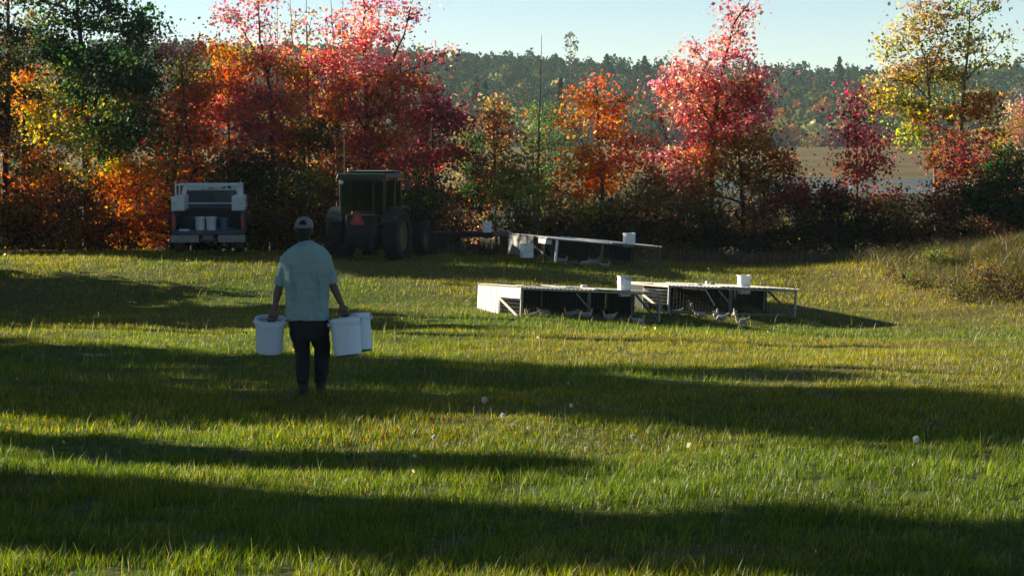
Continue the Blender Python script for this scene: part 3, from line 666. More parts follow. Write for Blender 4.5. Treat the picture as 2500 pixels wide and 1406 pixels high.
# second row, closing the gaps low behind the first
for k, (px, d, pal, top, lab) in enumerate([
    (60, 66, ['dkgreen', 'brown'], 250, 'dark green tree deep in the wood behind the yellow tree'), (250, 67, ['dkgreen', 'olive'], 240, 'dark green tree deep in the wood behind the tall oak'),
    (430, 66, ['rust', 'maroon', 'olive'], 330, 'rusty tree deep in the wood behind the forked orange maple'), (560, 65, ['maroon', 'rust', 'brown'], 340, 'maroon tree deep in the wood above the truck rack'),
    (690, 67, ['maroon', 'red', 'rust'], 330, 'dull red tree deep in the wood behind the crimson maple'), (810, 65, ['rust', 'maroon', 'olive'], 340, 'rust and olive tree deep in the wood left of the tractor'),
    (930, 66, ['maroon', 'crimson', 'dkgreen'], 320, 'maroon tree deep in the wood behind the scarlet maple'), (1040, 66, ['maroon', 'olive', 'dkgreen'], 380, 'dull olive tree deep in the wood right of the tractor')]):
    bl = []
    for j in range(5):
        cy = top + (j + .5) * (600 - top) / 5
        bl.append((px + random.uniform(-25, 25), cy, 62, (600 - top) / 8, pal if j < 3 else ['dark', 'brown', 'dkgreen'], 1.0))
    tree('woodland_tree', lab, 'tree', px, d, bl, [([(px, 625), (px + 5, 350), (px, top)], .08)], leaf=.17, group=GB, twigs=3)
for k in range(13):
    px = -30 + k * 95 + random.uniform(-15, 15); d = random.uniform(61.5, 63.5)
    tree('brush', ['dark undergrowth in the wood at the left border', 'dark undergrowth in the wood below the yellow tree', 'dark undergrowth in the wood below the tall oak', 'dark undergrowth behind the deep green tree', 'dark undergrowth behind the orange saplings',
         'dark undergrowth just left of the truck', 'dark undergrowth hidden behind the truck', 'dark undergrowth right of the truck', 'dark undergrowth behind the man', 'dark undergrowth left of the tractor', 'dark undergrowth behind the tractor cab',
         'dark undergrowth right of the tractor', 'dark undergrowth behind the peach coloured bush'][k], 'shrub', px, d,
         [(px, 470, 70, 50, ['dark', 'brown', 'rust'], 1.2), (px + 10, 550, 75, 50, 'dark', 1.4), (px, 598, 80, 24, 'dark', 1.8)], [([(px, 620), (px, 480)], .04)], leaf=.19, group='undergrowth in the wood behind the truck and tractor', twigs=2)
# weedy plants on the bank at the right
for px, py, d, rx, ry, pal, lab in [
    (2215, 690, 46.3, 38, 22, ['olive', 'green', 'brown'], 'low olive weed at the left foot of the bank'), 
    (2330, 715, 44.4, 30, 34, ['green', 'brown', 'olive'], 'grey green weed in the dark hollow of the bank'), (2420, 690, 45.0, 45, 36, ['dark', 'brown', 'olive'], 'rusty weed clump right of the hollow in the bank'),
    (2475, 720, 43.8, 40, 30, ['brown', 'olive', 'dark'], 'tan weed clump at the right border below the bank'), 
    (2285, 650, 48.2, 36, 22, ['green', 'olive'], 'bright green weed on the left shoulder of the bank'),
    ]:
    x_ = (px - 1250) / FPX * d; yb = 350 + (CAM_H - gzf(x_, d)) / d * FPX
    hgt = ry * 2
    tree('weed', lab, 'plant', px, d, [(px, yb - ry * .75, rx, ry * .8, pal, 1.0), (px + rx * .4, yb - ry * .5, rx * .6, ry * .5, pal, 1.0), (px - rx * .3, yb - ry * 1.4, rx * .5, ry * .5, pal, .6)],
         [([(px, yb), (px + 2, yb - ry * 1.2)], .012), ([(px + 8, yb), (px + 14, yb - ry)], .01)], leaf=.055, group='weeds growing on the bank at the right', twigs=10, clump=.16)
for k in range(11):
    px = 1330 + k * 118 + random.uniform(-15, 15); d = random.uniform(60.5, 62.5)
    tree('brush', 'dark undergrowth behind ' + ['the left end of the hedge', 'the olive gold topped shrub', 'the orange maple', 'the brown shrub below the red branches', 'the black trunk in the hedge', 'the shrub with pale tan leaves',
         'the dark green shrub left of the maroon sapling', 'the maroon sapling', 'the tan flecked shrub', 'the twin trunked tree', 'the tall deep green shrub at the right border'][k], 'shrub', px, d,
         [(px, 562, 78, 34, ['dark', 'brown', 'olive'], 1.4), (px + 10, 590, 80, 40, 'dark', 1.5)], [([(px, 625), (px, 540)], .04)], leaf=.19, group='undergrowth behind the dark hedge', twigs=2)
# thin scrub between hedge and marsh
MG = 'loose bushes between the hedge and the marsh'
for px, py, d, rx, ry, pal, lab in [
    (1215, 245, 150, 40, 26, ['tan', 'rust', 'olive'], 'pale rusty bush far behind the rust red sapling'), (1330, 255, 165, 60, 28, ['olive', 'green'], 'pale olive round tree beyond the dead trunk'),
    (1370, 350, 120, 45, 60, ['dkgreen', 'olive'], 'dark olive bush left of the orange maple, farther off'),
    
    (1140, 290, 140, 36, 60, ['olive', 'brown', 'tan'], 'drab olive bush right behind the dark crimson maple'), 
    (1985, 338, 585, 50, 10, ['rust', 'brown', 'olive'], 'orange brown bush at the far side of the marsh'),
    (2180, 338, 585, 50, 10, ['maroon', 'brown', 'rust'], 'reddish bush at the far side of the marsh'), (2440, 350, 180, 60, 40, ['gold', 'olive', 'rust'], 'golden bush behind the twin trunked tree'),
    (2490, 250, 260, 40, 40, ['pink', 'rust', 'olive'], 'pinkish brown tree far off at the right border'), (1430, 420, 80, 80, 60, ['brown', 'rust', 'olive'], 'brown scrub behind the orange maple'),
    (1380, 500, 70, 90, 50, ['brown', 'dark', 'olive'], 'low dark scrub behind the left end of the hedge'), (1620, 480, 72, 90, 50, ['brown', 'dark', 'olive'], 'low dark scrub behind the olive shrubs'),
    (2430, 320, 150, 60, 50, ['tan', 'olive', 'rust'], 'washed out tan bush right of the twin trunks')]:
    b0 = gzf((px - 1250) / FPX * d, d)
    pyb = 350 + (CAM_H - b0) / d * FPX
    n = max(1, int((pyb - py) / (ry * 1.6)))
    bl = [(px + random.uniform(-8, 8) * (j > 0), py + ry * .6 + (pyb - py - ry) * j / max(n, 1), rx * (1 if j < 3 else .7), ry, pal, .6) for j in range(n + 1)]
    tree('marsh_bush', lab, 'shrub', px, d, bl, [([(px, pyb), (px, py + ry * .5)], .06)], leaf=.13 * max(1, (d / 75)) ** .75, group=MG, twigs=3, clump=.3 * max(1, d / 90))

# trees along the left side of the field, beyond the left border: they cast the long bands of shade
def side_tree(name, label, cat, pos, blobs, h, r, leaf=.19, clump=.38, bark='dark', dens=1.0):
    x, y = pos
    root = empty(name, (x, y, gzf(x, y)), label=label, cat=cat, group='trees and bushes along the left side of the field')
    mb = MB(); pts = [Vector((random.uniform(-.1, .1) * i, random.uniform(-.1, .1) * i, h * i / 6 - (0.15 if i == 0 else 0))) for i in range(7)]
    mb.loft(pts, [r * (1 - .14 * i) for i in range(7)], 9)
    Vs, Fs, Cs = [], [], []; off = 0
    for (dx, dy, cz, rx, ry, rz, pal, dn) in blobs:
        n = int(700 * (rx * rz) * dn * dens * (.16 / leaf) ** 2) + 30
        P, CC, idx, nc = blob_points((dx, dy, cz), (rx, ry, rz), n, clump=clump)
        v, f, cc = leaf_quads(P, leaf, pal_cols(pal, n))
        Vs.append(v); Fs.append(f + off); Cs.append(cc); off += len(v)
        src = min(pts, key=lambda p: abs(p.z - (cz - rz)))
        pp = limb(mb, src, (dx, dy, cz), r * .35, .015)
        for j in R.choice(nc, 6, replace=False): limb(mb, pp[3], Vector(CC[j]), .02, .006, n=3, k=4)
    mb.build('trunk', BARK[bark], root, smooth=True)
    np_mesh('crown', np.concatenate(Vs), np.concatenate(Fs), M_LEAF, root, cols=np.concatenate(Cs))
    return root
SIDE_TREES()
# ------------------------------------------------------------------ wooded hill beyond the marsh
def far_forest():
    Vs, Fs, Cs = [], [], []; off = 0
    xs_, ys_ = [], []
    y = 596.0
    while y < 925:
        sp = 6.2 if y < 640 else 7.4
        x0, x1 = -0.30 * y, 0.33 * y
        x = x0 + R.random() * sp
        while x < x1:
            px = 1250 + FPX * x / y
            if px > 300 or R.random() < .5:
                xs_.append(x + R.normal(0, 1.4)); ys_.append(y + R.normal(0, 1.8))
            x += sp * R.uniform(.75, 1.3)
        y += sp * .95
    xs_ = np.array(xs_); ys_ = np.array(ys_); zs_ = gz(xs_, ys_)
    pines = fbm(n4, xs_ * .012, ys_ * .02)
    for i in range(len(xs_)):
        frac = (ys_[i] - 600) / 300
        conif = R.random() < np.clip(.12 + .45 * frac + (pines[i] - .5) * 1.2, .1, .85)
        h = R.uniform(8, 13) * (1.1 if conif else .95) * (1 - .25 * (frac < .05))
        if ys_[i] > 880 and R.random() < .12: h *= 1.3
        if conif:
            n = 70
            t = R.random(n) ** .8
            rad = (1 - t) ** .8 * h * .27 + .3
            a = R.random(n) * 2 * PI
            P = np.stack([np.cos(a) * rad * R.uniform(.6, 1, n), np.sin(a) * rad * .9, h * (.12 + .88 * t)], -1)
            sz = 1.6 * (1.15 - t)[:, None] + .5
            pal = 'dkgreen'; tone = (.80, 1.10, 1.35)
        else:
            n = 84
            d = R.normal(0, 1, (n, 3)); d /= np.linalg.norm(d, axis=1)[:, None]
            rr = R.uniform(3.0, 4.8)
            P = d * (R.random((n, 1)) ** .3) * np.array([rr, rr, h * .36]) + np.array([0, 0, h * .60])
            sz = 1.6
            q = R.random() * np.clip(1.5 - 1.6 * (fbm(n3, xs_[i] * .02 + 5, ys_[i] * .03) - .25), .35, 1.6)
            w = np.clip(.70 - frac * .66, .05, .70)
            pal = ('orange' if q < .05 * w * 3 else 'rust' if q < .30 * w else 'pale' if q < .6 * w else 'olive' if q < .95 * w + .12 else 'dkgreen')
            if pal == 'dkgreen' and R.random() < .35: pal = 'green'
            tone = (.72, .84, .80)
        P += np.array([xs_[i], ys_[i], zs_[i]])
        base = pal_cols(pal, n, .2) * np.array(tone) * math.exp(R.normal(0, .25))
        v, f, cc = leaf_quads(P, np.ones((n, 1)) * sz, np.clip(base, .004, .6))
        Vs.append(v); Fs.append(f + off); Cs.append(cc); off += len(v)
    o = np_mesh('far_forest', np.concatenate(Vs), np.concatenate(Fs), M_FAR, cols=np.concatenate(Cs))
    tag(o, 'far wooded hillside of pines and fading broadleaf trees beyond the marsh', 'forest', kind='stuff')
far_forest()

def far_tree(px, top, bot, d, w, conif, pal, label, tint=1.0, leaf=.5, n=500, name='far_pine'):
    x = (px - 1250) / FPX * d; z0 = gzf(x, d); zt = CAM_H + (350 - top) / FPX * d; zb = CAM_H + (350 - bot) / FPX * d
    root = empty(name, (x, d, z0), label=label, cat='tree', group='single trees standing out from the wooded hill')
    MB().loft([(0, 0, -.3), (0, 0, zt - z0 - .3)], [.25, .05], 7).build('trunk', BARK['grey'], root)
    t = R.random(n); H = zt - zb; ww = w / FPX * d
    if conif:
        t = np.sort(R.random(n)); whorl = np.round(t * 9) / 9
        rad = (1 - t) * ww * R.random(n) ** .5 + .1
    else:
        rad = ww * np.sqrt(np.clip(1 - (2 * t - 1) ** 2, 0, 1)) * R.random(n) ** .4
    a = R.random(n) * 2 * PI
    P = np.stack([np.cos(a) * rad, np.sin(a) * rad, zb - z0 + t * H], -1)
    v, f, cc = leaf_quads(P, leaf, pal_cols(pal, n, .2) * tint)
    np_mesh('crown', v, f, M_FAR, root, cols=cc)
far_tree(1392, 82, 150, 700, 20, False, ['pale', 'dkgreen'], 'lone thin grey tree with a flat wispy top above the ridge', leaf=.75, n=150)
far_tree(1185, 200, 262, 560, 12, True, 'dkgreen', 'small dark pointed spruce low on the hill right of the crimson maple', leaf=.7, n=500, name='far_spruce')
far_tree(1163, 190, 250, 570, 11, True, 'dkgreen', 'small dark spruce left of its pointed neighbour low on the hill', leaf=.7, n=500, name='far_spruce')
far_tree(1368, 195, 300, 420, 24, True, 'dkgreen', 'dark green pine between the dead trunk and the orange maple', leaf=.55, n=900)
far_tree(1480, 135, 190, 760, 26, True, 'dkgreen', 'pine sticking out of the ridge above the orange maple', leaf=.9, n=500)
far_tree(1572, 140, 200, 760, 28, True, 'dkgreen', 'pine on the ridge just left of the pink maple', leaf=.9, n=500)
far_tree(2045, 142, 215, 760, 22, True, 'dkgreen', 'pine sticking out of the ridge left of the twin trunked tree', leaf=.9, n=500)

# haze: one closed box of pale thin air
hz = MB().box((0, 1100, 48), (4200, 2560, 120)).build('haze', None); tag(hz, kind='stuff')
zb = -5.0
for v in hz.data.vertices:
    v.co.z = 68.0 if v.co.z > 48 else zb
hm = bpy.data.materials.new('thin_air'); hm.use_nodes = True
hn = hm.node_tree; hn.nodes.clear()
pv = hn.nodes.new('ShaderNodeVolumePrincipled'); pv.inputs['Color'].default_value = (.70, .88, 1.0, 1); pv.inputs['Density'].default_value = 0.00011
pv.inputs['Anisotropy'].default_value = 0.0
ho = hn.nodes.new('ShaderNodeOutputMaterial'); hn.links.new(pv.outputs[0], ho.inputs['Volume'])
hz.data.materials.append(hm)
# ------------------------------------------------------------------ grass
CAMX = 1.0
def blades(xy, h, w, cols, seg2=True, lean=.35, wind=(.12, -.05)):
    n = len(xy)
    z = gz(xy[:, 0], xy[:, 1])
    a = R.random(n) * 2 * PI
    side = np.stack([np.cos(a), np.sin(a), np.zeros(n)], -1) * (w / 2)[:, None]
    b = R.random(n) * 2 * PI; ln = lean * (.35 + R.random(n)) * h
    top = np.stack([np.cos(b) * ln + wind[0] * h, np.sin(b) * ln + wind[1] * h, h * (1 - .12 * R.random(n))], -1)
    base = np.stack([xy[:, 0], xy[:, 1], z - .015], -1)
    if seg2:
        mid = base + top * np.array([.35, .35, .58])
        v = np.stack([base - side, base + side, mid - side * .75, mid + side * .75, base + top], 1).reshape(-1, 3)
        i = np.arange(n) * 5
        f = np.concatenate([np.stack([i, i + 1, i + 3], -1), np.stack([i, i + 3, i + 2], -1), np.stack([i + 2, i + 3, i + 4], -1)])
        return v, f, np.repeat(cols, 5, axis=0)
    v = np.stack([base - side, base + side, base + top], 1).reshape(-1, 3)
    i = np.arange(n) * 3
    return v, np.stack([i, i + 1, i + 2], -1), np.repeat(cols, 3, axis=0)

def grass_cols(x, y, dry=0.0):
    n = len(x)
    s = np.clip(straw_amount(x, y) * .85 - .05 + dry, 0, 1)
    green = np.array([[.068, .115, .012], [.108, .158, .012], [.150, .178, .014], [.045, .088, .012]])[R.integers(0, 4, n)]
    straw = np.array([[.280, .215, .045], [.330, .250, .055], [.220, .175, .032], [.18, .18, .024]])[R.integers(0, 4, n)]
    pick = (R.random(n) < s)[:, None]
    tone = (.45 + 1.1 * (.6 * fbm(n2, x * .9, y * .9) + .4 * fbm(n1, x * .3 + 9, y * .5)))[:, None]
    c = np.where(pick, straw, green) * tone * np.exp(R.normal(0, .22, (n, 1)))
    return np.clip(c, .01, .6)

def sample(y0, y1, dens, clump=True, marg=2.2, k=.278, x_lo=None, x_hi=None):
    """random roots in the part of the field between y0 and y1 that the camera could see"""
    A = ((k * y0 + marg) + (k * y1 + marg)) * (y1 - y0)
    n = int(A * dens * 1.9)
    y = R.uniform(y0, y1, n)
    x = R.uniform(-1, 1, n) * (k * y1 + marg)
    m = np.abs(x) < (k * y + marg)
    x, y = x[m], y[m]
    if clump:
        c = n1(x * 7 + 50, y * 7) * .6 + n2(x * 2.2, y * 2.2) * .4
        m = R.random(len(x)) < np.clip((c - .18) * 1.7, .08, 1)
        x, y = x[m], y[m]
    return x, y

def meadow(x, y, h0, w0, seg2, dry=0.0, lean=.4):
    hf = .25 + 1.5 * (.55 * fbm(n3, x * .8 + 11, y * .8) + .45 * n1(x * 3.1, y * 3.1))
    mound = np.exp(-(((x - 13) / 3.0) ** 2 + ((y - 48) / 4) ** 2))
    h = h0 * hf * np.exp(R.normal(0, .25, len(x))) * (1 + 1.2 * mound)
    w = w0 * np.exp(R.normal(0, .2, len(x)))
    return blades(np.stack([x, y], -1), h, w, grass_cols(x, y, dry), seg2, lean)

def join(name, parts, m, label, cat='grass'):
    Vs, Fs, Cs = [], [], []; off = 0
    for v, f, c in parts:
        Vs.append(v); Fs.append(f + off); Cs.append(c); off += len(v)
    o = np_mesh(name, np.concatenate(Vs), np.concatenate(Fs), m, cols=np.concatenate(Cs))
    return tag(o, label, cat, kind='stuff')

GD = GRASS_DENSITY
x, y = sample(9.0, 14.5, 3000 * GD); pA = meadow(x, y, .066, .0048, True)
x, y = sample(14.5, 21, 1700 * GD); pB = meadow(x, y, .066, .0062, True)
x, y = sample(21, 31, 700 * GD); pC = meadow(x, y, .07, .009, False)
x, y = sample(31, 44, 420 * GD); pD = meadow(x, y, .07, .011, False)
x, y = sample(44, 58, 300 * GD); pE = meadow(x, y, .085, .015, False)
join('field_grass', [pA, pB, pC, pD, pE], M_GRASS, 'rough green and straw coloured pasture grass covering the whole field')
# long dry stems, seed stalks
def stalks(n, y0, y1, h0, w0, name, label, region=None):
    x, y = sample(y0, y1, n, clump=False)
    if region is not None:
        m = region(x, y); x, y = x[m], y[m]
    h = h0 * R.uniform(.55, 1.3, len(x)); c = np.array([[.36, .31, .17], [.28, .26, .11], [.20, .24, .07]])[R.integers(0, 3, len(x))]
    p1 = blades(np.stack([x, y], -1), h, np.full(len(x), w0), c, True, .30)
    return join(name, [p1], M_GRASS, label)
tx_, ty_, th_ = [], [], []
for q in [(1290, 1385), (1335, 1372), (1600, 1400), (1655, 1395), (1960, 1385), (2420, 1392), (60, 1385), (870, 1400), (300, 1345), (2230, 1330), (1150, 1190), (520, 1170), (1560, 1150), (2060, 1120), (1230, 1050), (2300, 930), (230, 1010)]:
    p = hit(*q); k = 46
    tx_.append(R.normal(p.x, .07, k)); ty_.append(R.normal(p.y, .06, k)); th_.append(R.uniform(.06, .16, k))
tx_, ty_, th_ = map(np.concatenate, (tx_, ty_, th_))
tc_ = np.array([[.11, .15, .03], [.16, .18, .04], [.24, .22, .08]])[R.integers(0, 3, len(tx_))]
join('grass_tufts', [blades(np.stack([tx_, ty_], -1), th_, np.full(len(tx_), .0065), tc_, True, .75)], M_GRASS, 'taller coarse grass tufts sticking out of the near turf')
stalks(16, 9.5, 22, .13, .0035, 'tall_grass', 'scattered taller straw coloured stems standing in the near grass')
stalks(1.5, 22, 56, .24, .008, 'tall_grass', 'scattered taller pale stems in the far part of the field')
# weeds on the mound and the rough edge in front of the hedge
n = 16000
mx_ = R.normal(12.8, 2.4, n); my_ = R.normal(48.2, 2.6, n)
m = (mx_ > 8.9 + (50 - my_) * .25) & (my_ < 56) & (my_ > 43.6) & (mx_ < 19)
mx_, my_ = mx_[m], my_[m]
hh = R.uniform(.12, .55, len(mx_)) * (.2 + 1.3 * fbm(n2, mx_ * .9, my_ * .9))
cc = np.array([[.12, .10, .045], [.17, .135, .06], [.08, .08, .03], [.09, .055, .03], [.06, .08, .022]])[R.integers(0, 5, len(mx_))]
w1 = blades(np.stack([mx_, my_], -1), hh, np.full(len(mx_), .016), cc, True, .9)
n = 9000
ex = R.uniform(-3, 17, n); ey = R.normal(55.3, .7, n)
eh = R.uniform(.15, .5, n); ec = np.array([[.20, .17, .09], [.11, .10, .05], [.06, .07, .03], [.10, .06, .04]])[R.integers(0, 4, n)]
w2 = blades(np.stack([ex, ey], -1), eh, np.full(n, .022), ec, True, .4)
join('weeds', [w1, w2], M_GRASS, 'dense brown and tan dead weeds over the mound and along the foot of the hedge', 'weeds')
# fallen dry leaves scattered over the turf
n = 160
ly = R.uniform(9.5, 56, n) ; lx = R.uniform(-1, 1, n) * (.28 * ly + .5)
P = np.stack([lx, ly, gz(lx, ly) + R.uniform(.05, .13, n)], -1)
v, f, c = leaf_quads(P, np.clip(.018 + .0008 * ly, 0, .06)[:, None], np.array([[.30, .24, .12], [.38, .33, .22], [.22, .13, .05]])[R.integers(0, 3, n)])
o = np_mesh('fallen_leaves', v, f, M_LEAF, cols=c); tag(o, 'small pale fallen leaves lying scattered on the grass', 'leaves', kind='stuff')
# ------------------------------------------------------------------ poultry pens
M_WOOD = mat('weathered_wood', (.34, .32, .29), .8, noise=.3, nscale=14, bump=.4, bscale=60)
M_WOODD = mat('dark_wood', (.13, .115, .10), .85, noise=.4, nscale=12, bump=.4, bscale=60)  # darker wood tone for middle posts, sills and rafters
M_WHITE = mat('weathered_white_sheet', (.74, .73, .70), .45, noise=.22, nscale=7, bump=.1)
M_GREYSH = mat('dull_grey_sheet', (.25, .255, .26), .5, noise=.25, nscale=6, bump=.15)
M_TARP_SHADE = mat('dark_panel', (.016, .015, .015), .9, noise=.4, nscale=8)  # black of the tarp sides; also stands in for shade inside the pens
M_PLAST = mat('white_plastic', (.72, .76, .78), .4, noise=.10, nscale=9, col2=(.60, .63, .64))
M_WIRE = mat('galvanised_wire', (.16, .16, .16), .5, metal=.6)
M_STEEL = mat('dull_steel', (.18, .18, .19), .5, metal=.6, noise=.3)

def sheet(x0, x1, y0, y1, z, th=.006, rib=.09, amp=.010, lift=(0, 0)):
    """corrugated roofing sheet, ribs running front to back"""
    mb = MB(); n = max(2, int((x1 - x0) / (rib / 4)))
    xs_ = [x0 + (x1 - x0) * i / n for i in range(n + 1)]
    zz = [z + amp * math.sin(2 * PI * (x - x0) / rib) + lift[0] + (lift[1] - lift[0]) * (x - x0) / (x1 - x0) for x in xs_]
    vs = []
    for x, q in zip(xs_, zz): vs += [(x, y0, q), (x, y1, q), (x, y1, q + th), (x, y0, q + th)]
    fs = [(0, 1, 2, 3)[::-1]]
    for i in range(n):
        a = 4 * i; b = a + 4
        fs += [(a, b, b + 1, a + 1), (a + 3, a + 2, b + 2, b + 3), (a, a + 3, b + 3, b), (a + 1, b + 1, b + 2, a + 2)]
    fs.append((4 * n, 4 * n + 1, 4 * n + 2, 4 * n + 3))
    return mb.add(vs, fs)

def wire_net(p0, ux, uz, w, h, step=.075, r=.0022):
    mb = MB(); p0 = Vector(p0); ux = Vector(ux); uz = Vector(uz)
    for i in range(int(w / step) + 1): mb.bar(p0 + ux * (i * step), p0 + ux * (i * step) + uz * h, r)
    for i in range(int(h / step) + 1): mb.bar(p0 + uz * (i * step), p0 + uz * (i * step) + ux * w, r)
    return mb

def pen(name, label, fl, ang, tilt, wd, dp, h, roofs, pitch=0.0, side='slats', wood=None, dark_from=(.0, 2.93), far=False, braced=True, mid=1.45, post_m=None):
    wood = wood or M_WOOD
    x, y = fl.x, fl.y
    root = empty(name, fl, label=label, cat='poultry pen', group='low movable poultry pens in the field', rot=(pitch, tilt, ang))
    t = .045
    P = lambda nm, mb, m=wood, bv=.004: mb.build(nm, m, root, bevel=bv)
    for (px_, py_) in ((t / 2, t / 2), (wd - t / 2, t / 2), (t / 2, dp - t / 2), (wd - t / 2, dp - t / 2), (wd - t / 2, dp * .5), (mid, dp - t / 2)):
        P('post', MB().box((px_, py_, h / 2), (t, t, h)))
    o = P('post', MB().box((mid, t / 2, h / 2), (t * 1.4, t, h)), post_m or M_WOODD)
    P('post', MB().box((t / 2, dp * .48, h / 2), (t, t, h)))
    # rails butt between the posts
    P('rail', MB().box((wd / 2, t / 2 - .001, h + .02), (wd + .02, t + .01, .04)))
    P('rail', MB().box((wd / 2, dp - t / 2, h + .02), (wd + .02, t, .04)))
    P('rail', MB().box((t / 2, dp / 2, h + .018), (t, dp - 2 * t - .01, .036)))
    P('rail', MB().box((wd - t / 2, dp / 2, h + .018), (t, dp - 2 * t - .01, .036)))
    for (a, b) in (((t, t / 2), (mid - t, t / 2)), ((mid + t, t / 2), (wd - t, t / 2)), ((t, dp - t / 2), (wd - t, dp - t / 2))):
        P('sill', MB().bar((a[0], a[1], .03), (b[0], b[1], .03), .04, .05), M_WOODD)
    # left side
    y1 = dp * .48
    if side == 'slats':
        n = 9; sw = (dp - y1) / n
        for i in range(n):
            P('siding_board', MB().box((-.008 - .004 * (i % 2), y1 + sw * (i + .5), h / 2 + .02 + random.uniform(-.008, .008)), (.014, sw * .74, h - .02 + random.uniform(-.02, .02))), M_WHITE, .002)
        P('siding_backing', MB().box((.006, y1 + (dp - y1) / 2, h / 2 + .02), (.006, dp - y1 - .06, h - .08)), M_GREYSH, 0)
        P('side_board', MB().box((-.008, y1 / 2, h - .085), (.016, y1 - .03, .19)), M_WHITE, .002)
    else:
        P('side_panel', MB().box((-.006, y1 + (dp - y1) / 2, h / 2 + .02), (.010, dp - y1 - .02, h - .03)), M_GREYSH if side == 'grey' else M_TARP_SHADE, 0)
    if braced:
        P('brace', MB().bar((-.012, y1 - .04, h - .20), (-.012, .16, .02), .022, .055))
        P('brace', MB().bar((wd + .012, y1 - .04, h - .02), (wd + .012, .16, .02), .022, .055))
        P('brace', MB().bar((mid - .28, .01, h - .03), (mid - .04, .01, h - .28), .04, .02))
    wire_net((.05, .0, .05), (1, 0, 0), (0, 0, 1), wd - .1, h - .08).build('wire_netting', M_WIRE, root)
    wire_net((-.002, .05, .05), (0, 1, 0), (0, 0, 1), y1 - .1, h - .08).build('wire_netting', M_WIRE, root)
    # solid dark back
    a, b = dark_from; k = 3; w_ = (b - a) / k
    for i in range(k):
        P('back_panel', MB().box((a + w_ * (i + .5) + .02, dp + .006, h / 2 + .015), (w_ - .008, .010, h - .01)), M_TARP_SHADE, 0)
    P('side_panel', MB().box((wd + .006, y1 + (dp - y1) / 2, h / 2 + .015), (.010, dp - y1 - .02, h - .02)), M_TARP_SHADE, 0)  # right siding in near-black: the shade on its inside is put into the colour
    P('shade_panel', MB().box((mid + .08, dp * .62, h / 2 + .02), (.010, dp * .6, h - .04)), M_TARP_SHADE, 0)  # added black partition that deepens the shade inside the pen
    for (x0, x1, ya, yb, z, m, lift, rb, am) in roofs:
        sheet(x0, x1, ya, yb, h + .042 + z, lift=lift, rib=rb, amp=am).build('roof_sheet', m, root)
    for yy in (dp * .33, dp * .66):
        P('rafter', MB().box((wd / 2, yy, h + .012), (wd - 2 * t, .03, .05)), M_WOODD)
    return root

def pz(px, py, d): return W(px, py, d)
A_fl = W(1270, 775, 38.5); A_ang = math.radians(15)
penA = pen('poultry_pen', 'nearest low wooden poultry pen with white ribbed boards on its left side', A_fl, A_ang, math.radians(3.3), 3.0, 3.55, .56,
    [(0, 1.62, .0, 3.6, .0, M_GREYSH, (0, 0), .09, .009), (1.55, 3.02, -.03, 3.6, .03, M_WHITE, (.0, .0), .3, .004),
     (.0, .34, .35, 3.62, .028, M_WHITE, (0, 0), .3, .003), (.62, 1.25, 2.2, 2.7, .034, M_WHITE, (0, 0), .3, .003), (1.0, 1.75, 1.0, 2.1, .055, M_WHITE, (0, 0), .3, .003), (2.7, 3.12, -.06, .30, .06, M_WHITE, (0, 0), .3, .002)], pitch=math.radians(-3.2))
B_fl = W(1630, 765, 41.2)
penB = pen('poultry_pen', 'low poultry pen partly hidden behind the right end of the nearest one', B_fl, A_ang, math.radians(3.1), 3.0, 3.55, .56,
    [(0, 1.2, .0, 1.0, .0, M_WHITE, (0, 0), .09, .007), (0, 1.25, 1.05, 1.9, .0, M_WOODD, (0, 0), .2, .005), (0, 1.25, 1.95, 3.6, .0, M_WHITE, (0, 0), .09, .008), (1.22, 3.05, -.03, 3.6, .02, M_WHITE, (.0, .0), .12, .006), (.5, 1.6, 1.2, 1.5, .045, M_WHITE, (0, 0), .3, .003)], pitch=math.radians(-2.6), side='dark')
C_fl = W(1357, 640, 50); C_ang = math.radians(21)
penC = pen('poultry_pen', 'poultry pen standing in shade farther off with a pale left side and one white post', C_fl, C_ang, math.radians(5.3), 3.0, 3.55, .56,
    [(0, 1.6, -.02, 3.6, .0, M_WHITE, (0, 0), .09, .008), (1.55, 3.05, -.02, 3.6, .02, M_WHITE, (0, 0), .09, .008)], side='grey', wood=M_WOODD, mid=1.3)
o = MB().box((-.012, .02, .29), (.05, .05, .60)).build('corner_post', mat('bright_post', (.8, .79, .76), .6, noise=.1), penC, bevel=.004)
o['label'] = 'white corner post'
MB().box((-.012, .85, .50), (.02, .9, .12)).build('side_board', M_WHITE, penC, bevel=.002)
D_fl = W(1036, 626, 54.2)
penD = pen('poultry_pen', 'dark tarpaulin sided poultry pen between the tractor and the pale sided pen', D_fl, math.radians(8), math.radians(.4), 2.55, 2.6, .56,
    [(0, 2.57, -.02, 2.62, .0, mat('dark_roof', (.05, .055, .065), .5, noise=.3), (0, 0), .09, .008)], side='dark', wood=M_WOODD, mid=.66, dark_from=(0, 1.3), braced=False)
MB().box((.35, -.012, .29), (.60, .012, .54)).build('front_panel', M_TARP_SHADE, penD)
MB().box((.35, -.02, .57), (.66, .02, .02)).build('front_strip', mat('faded_edge', (.22, .24, .27), .6), penD)
MB().box((1.0, -.035, .61), (1.95, .02, .14)).build('front_board', M_TARP_SHADE, penD)

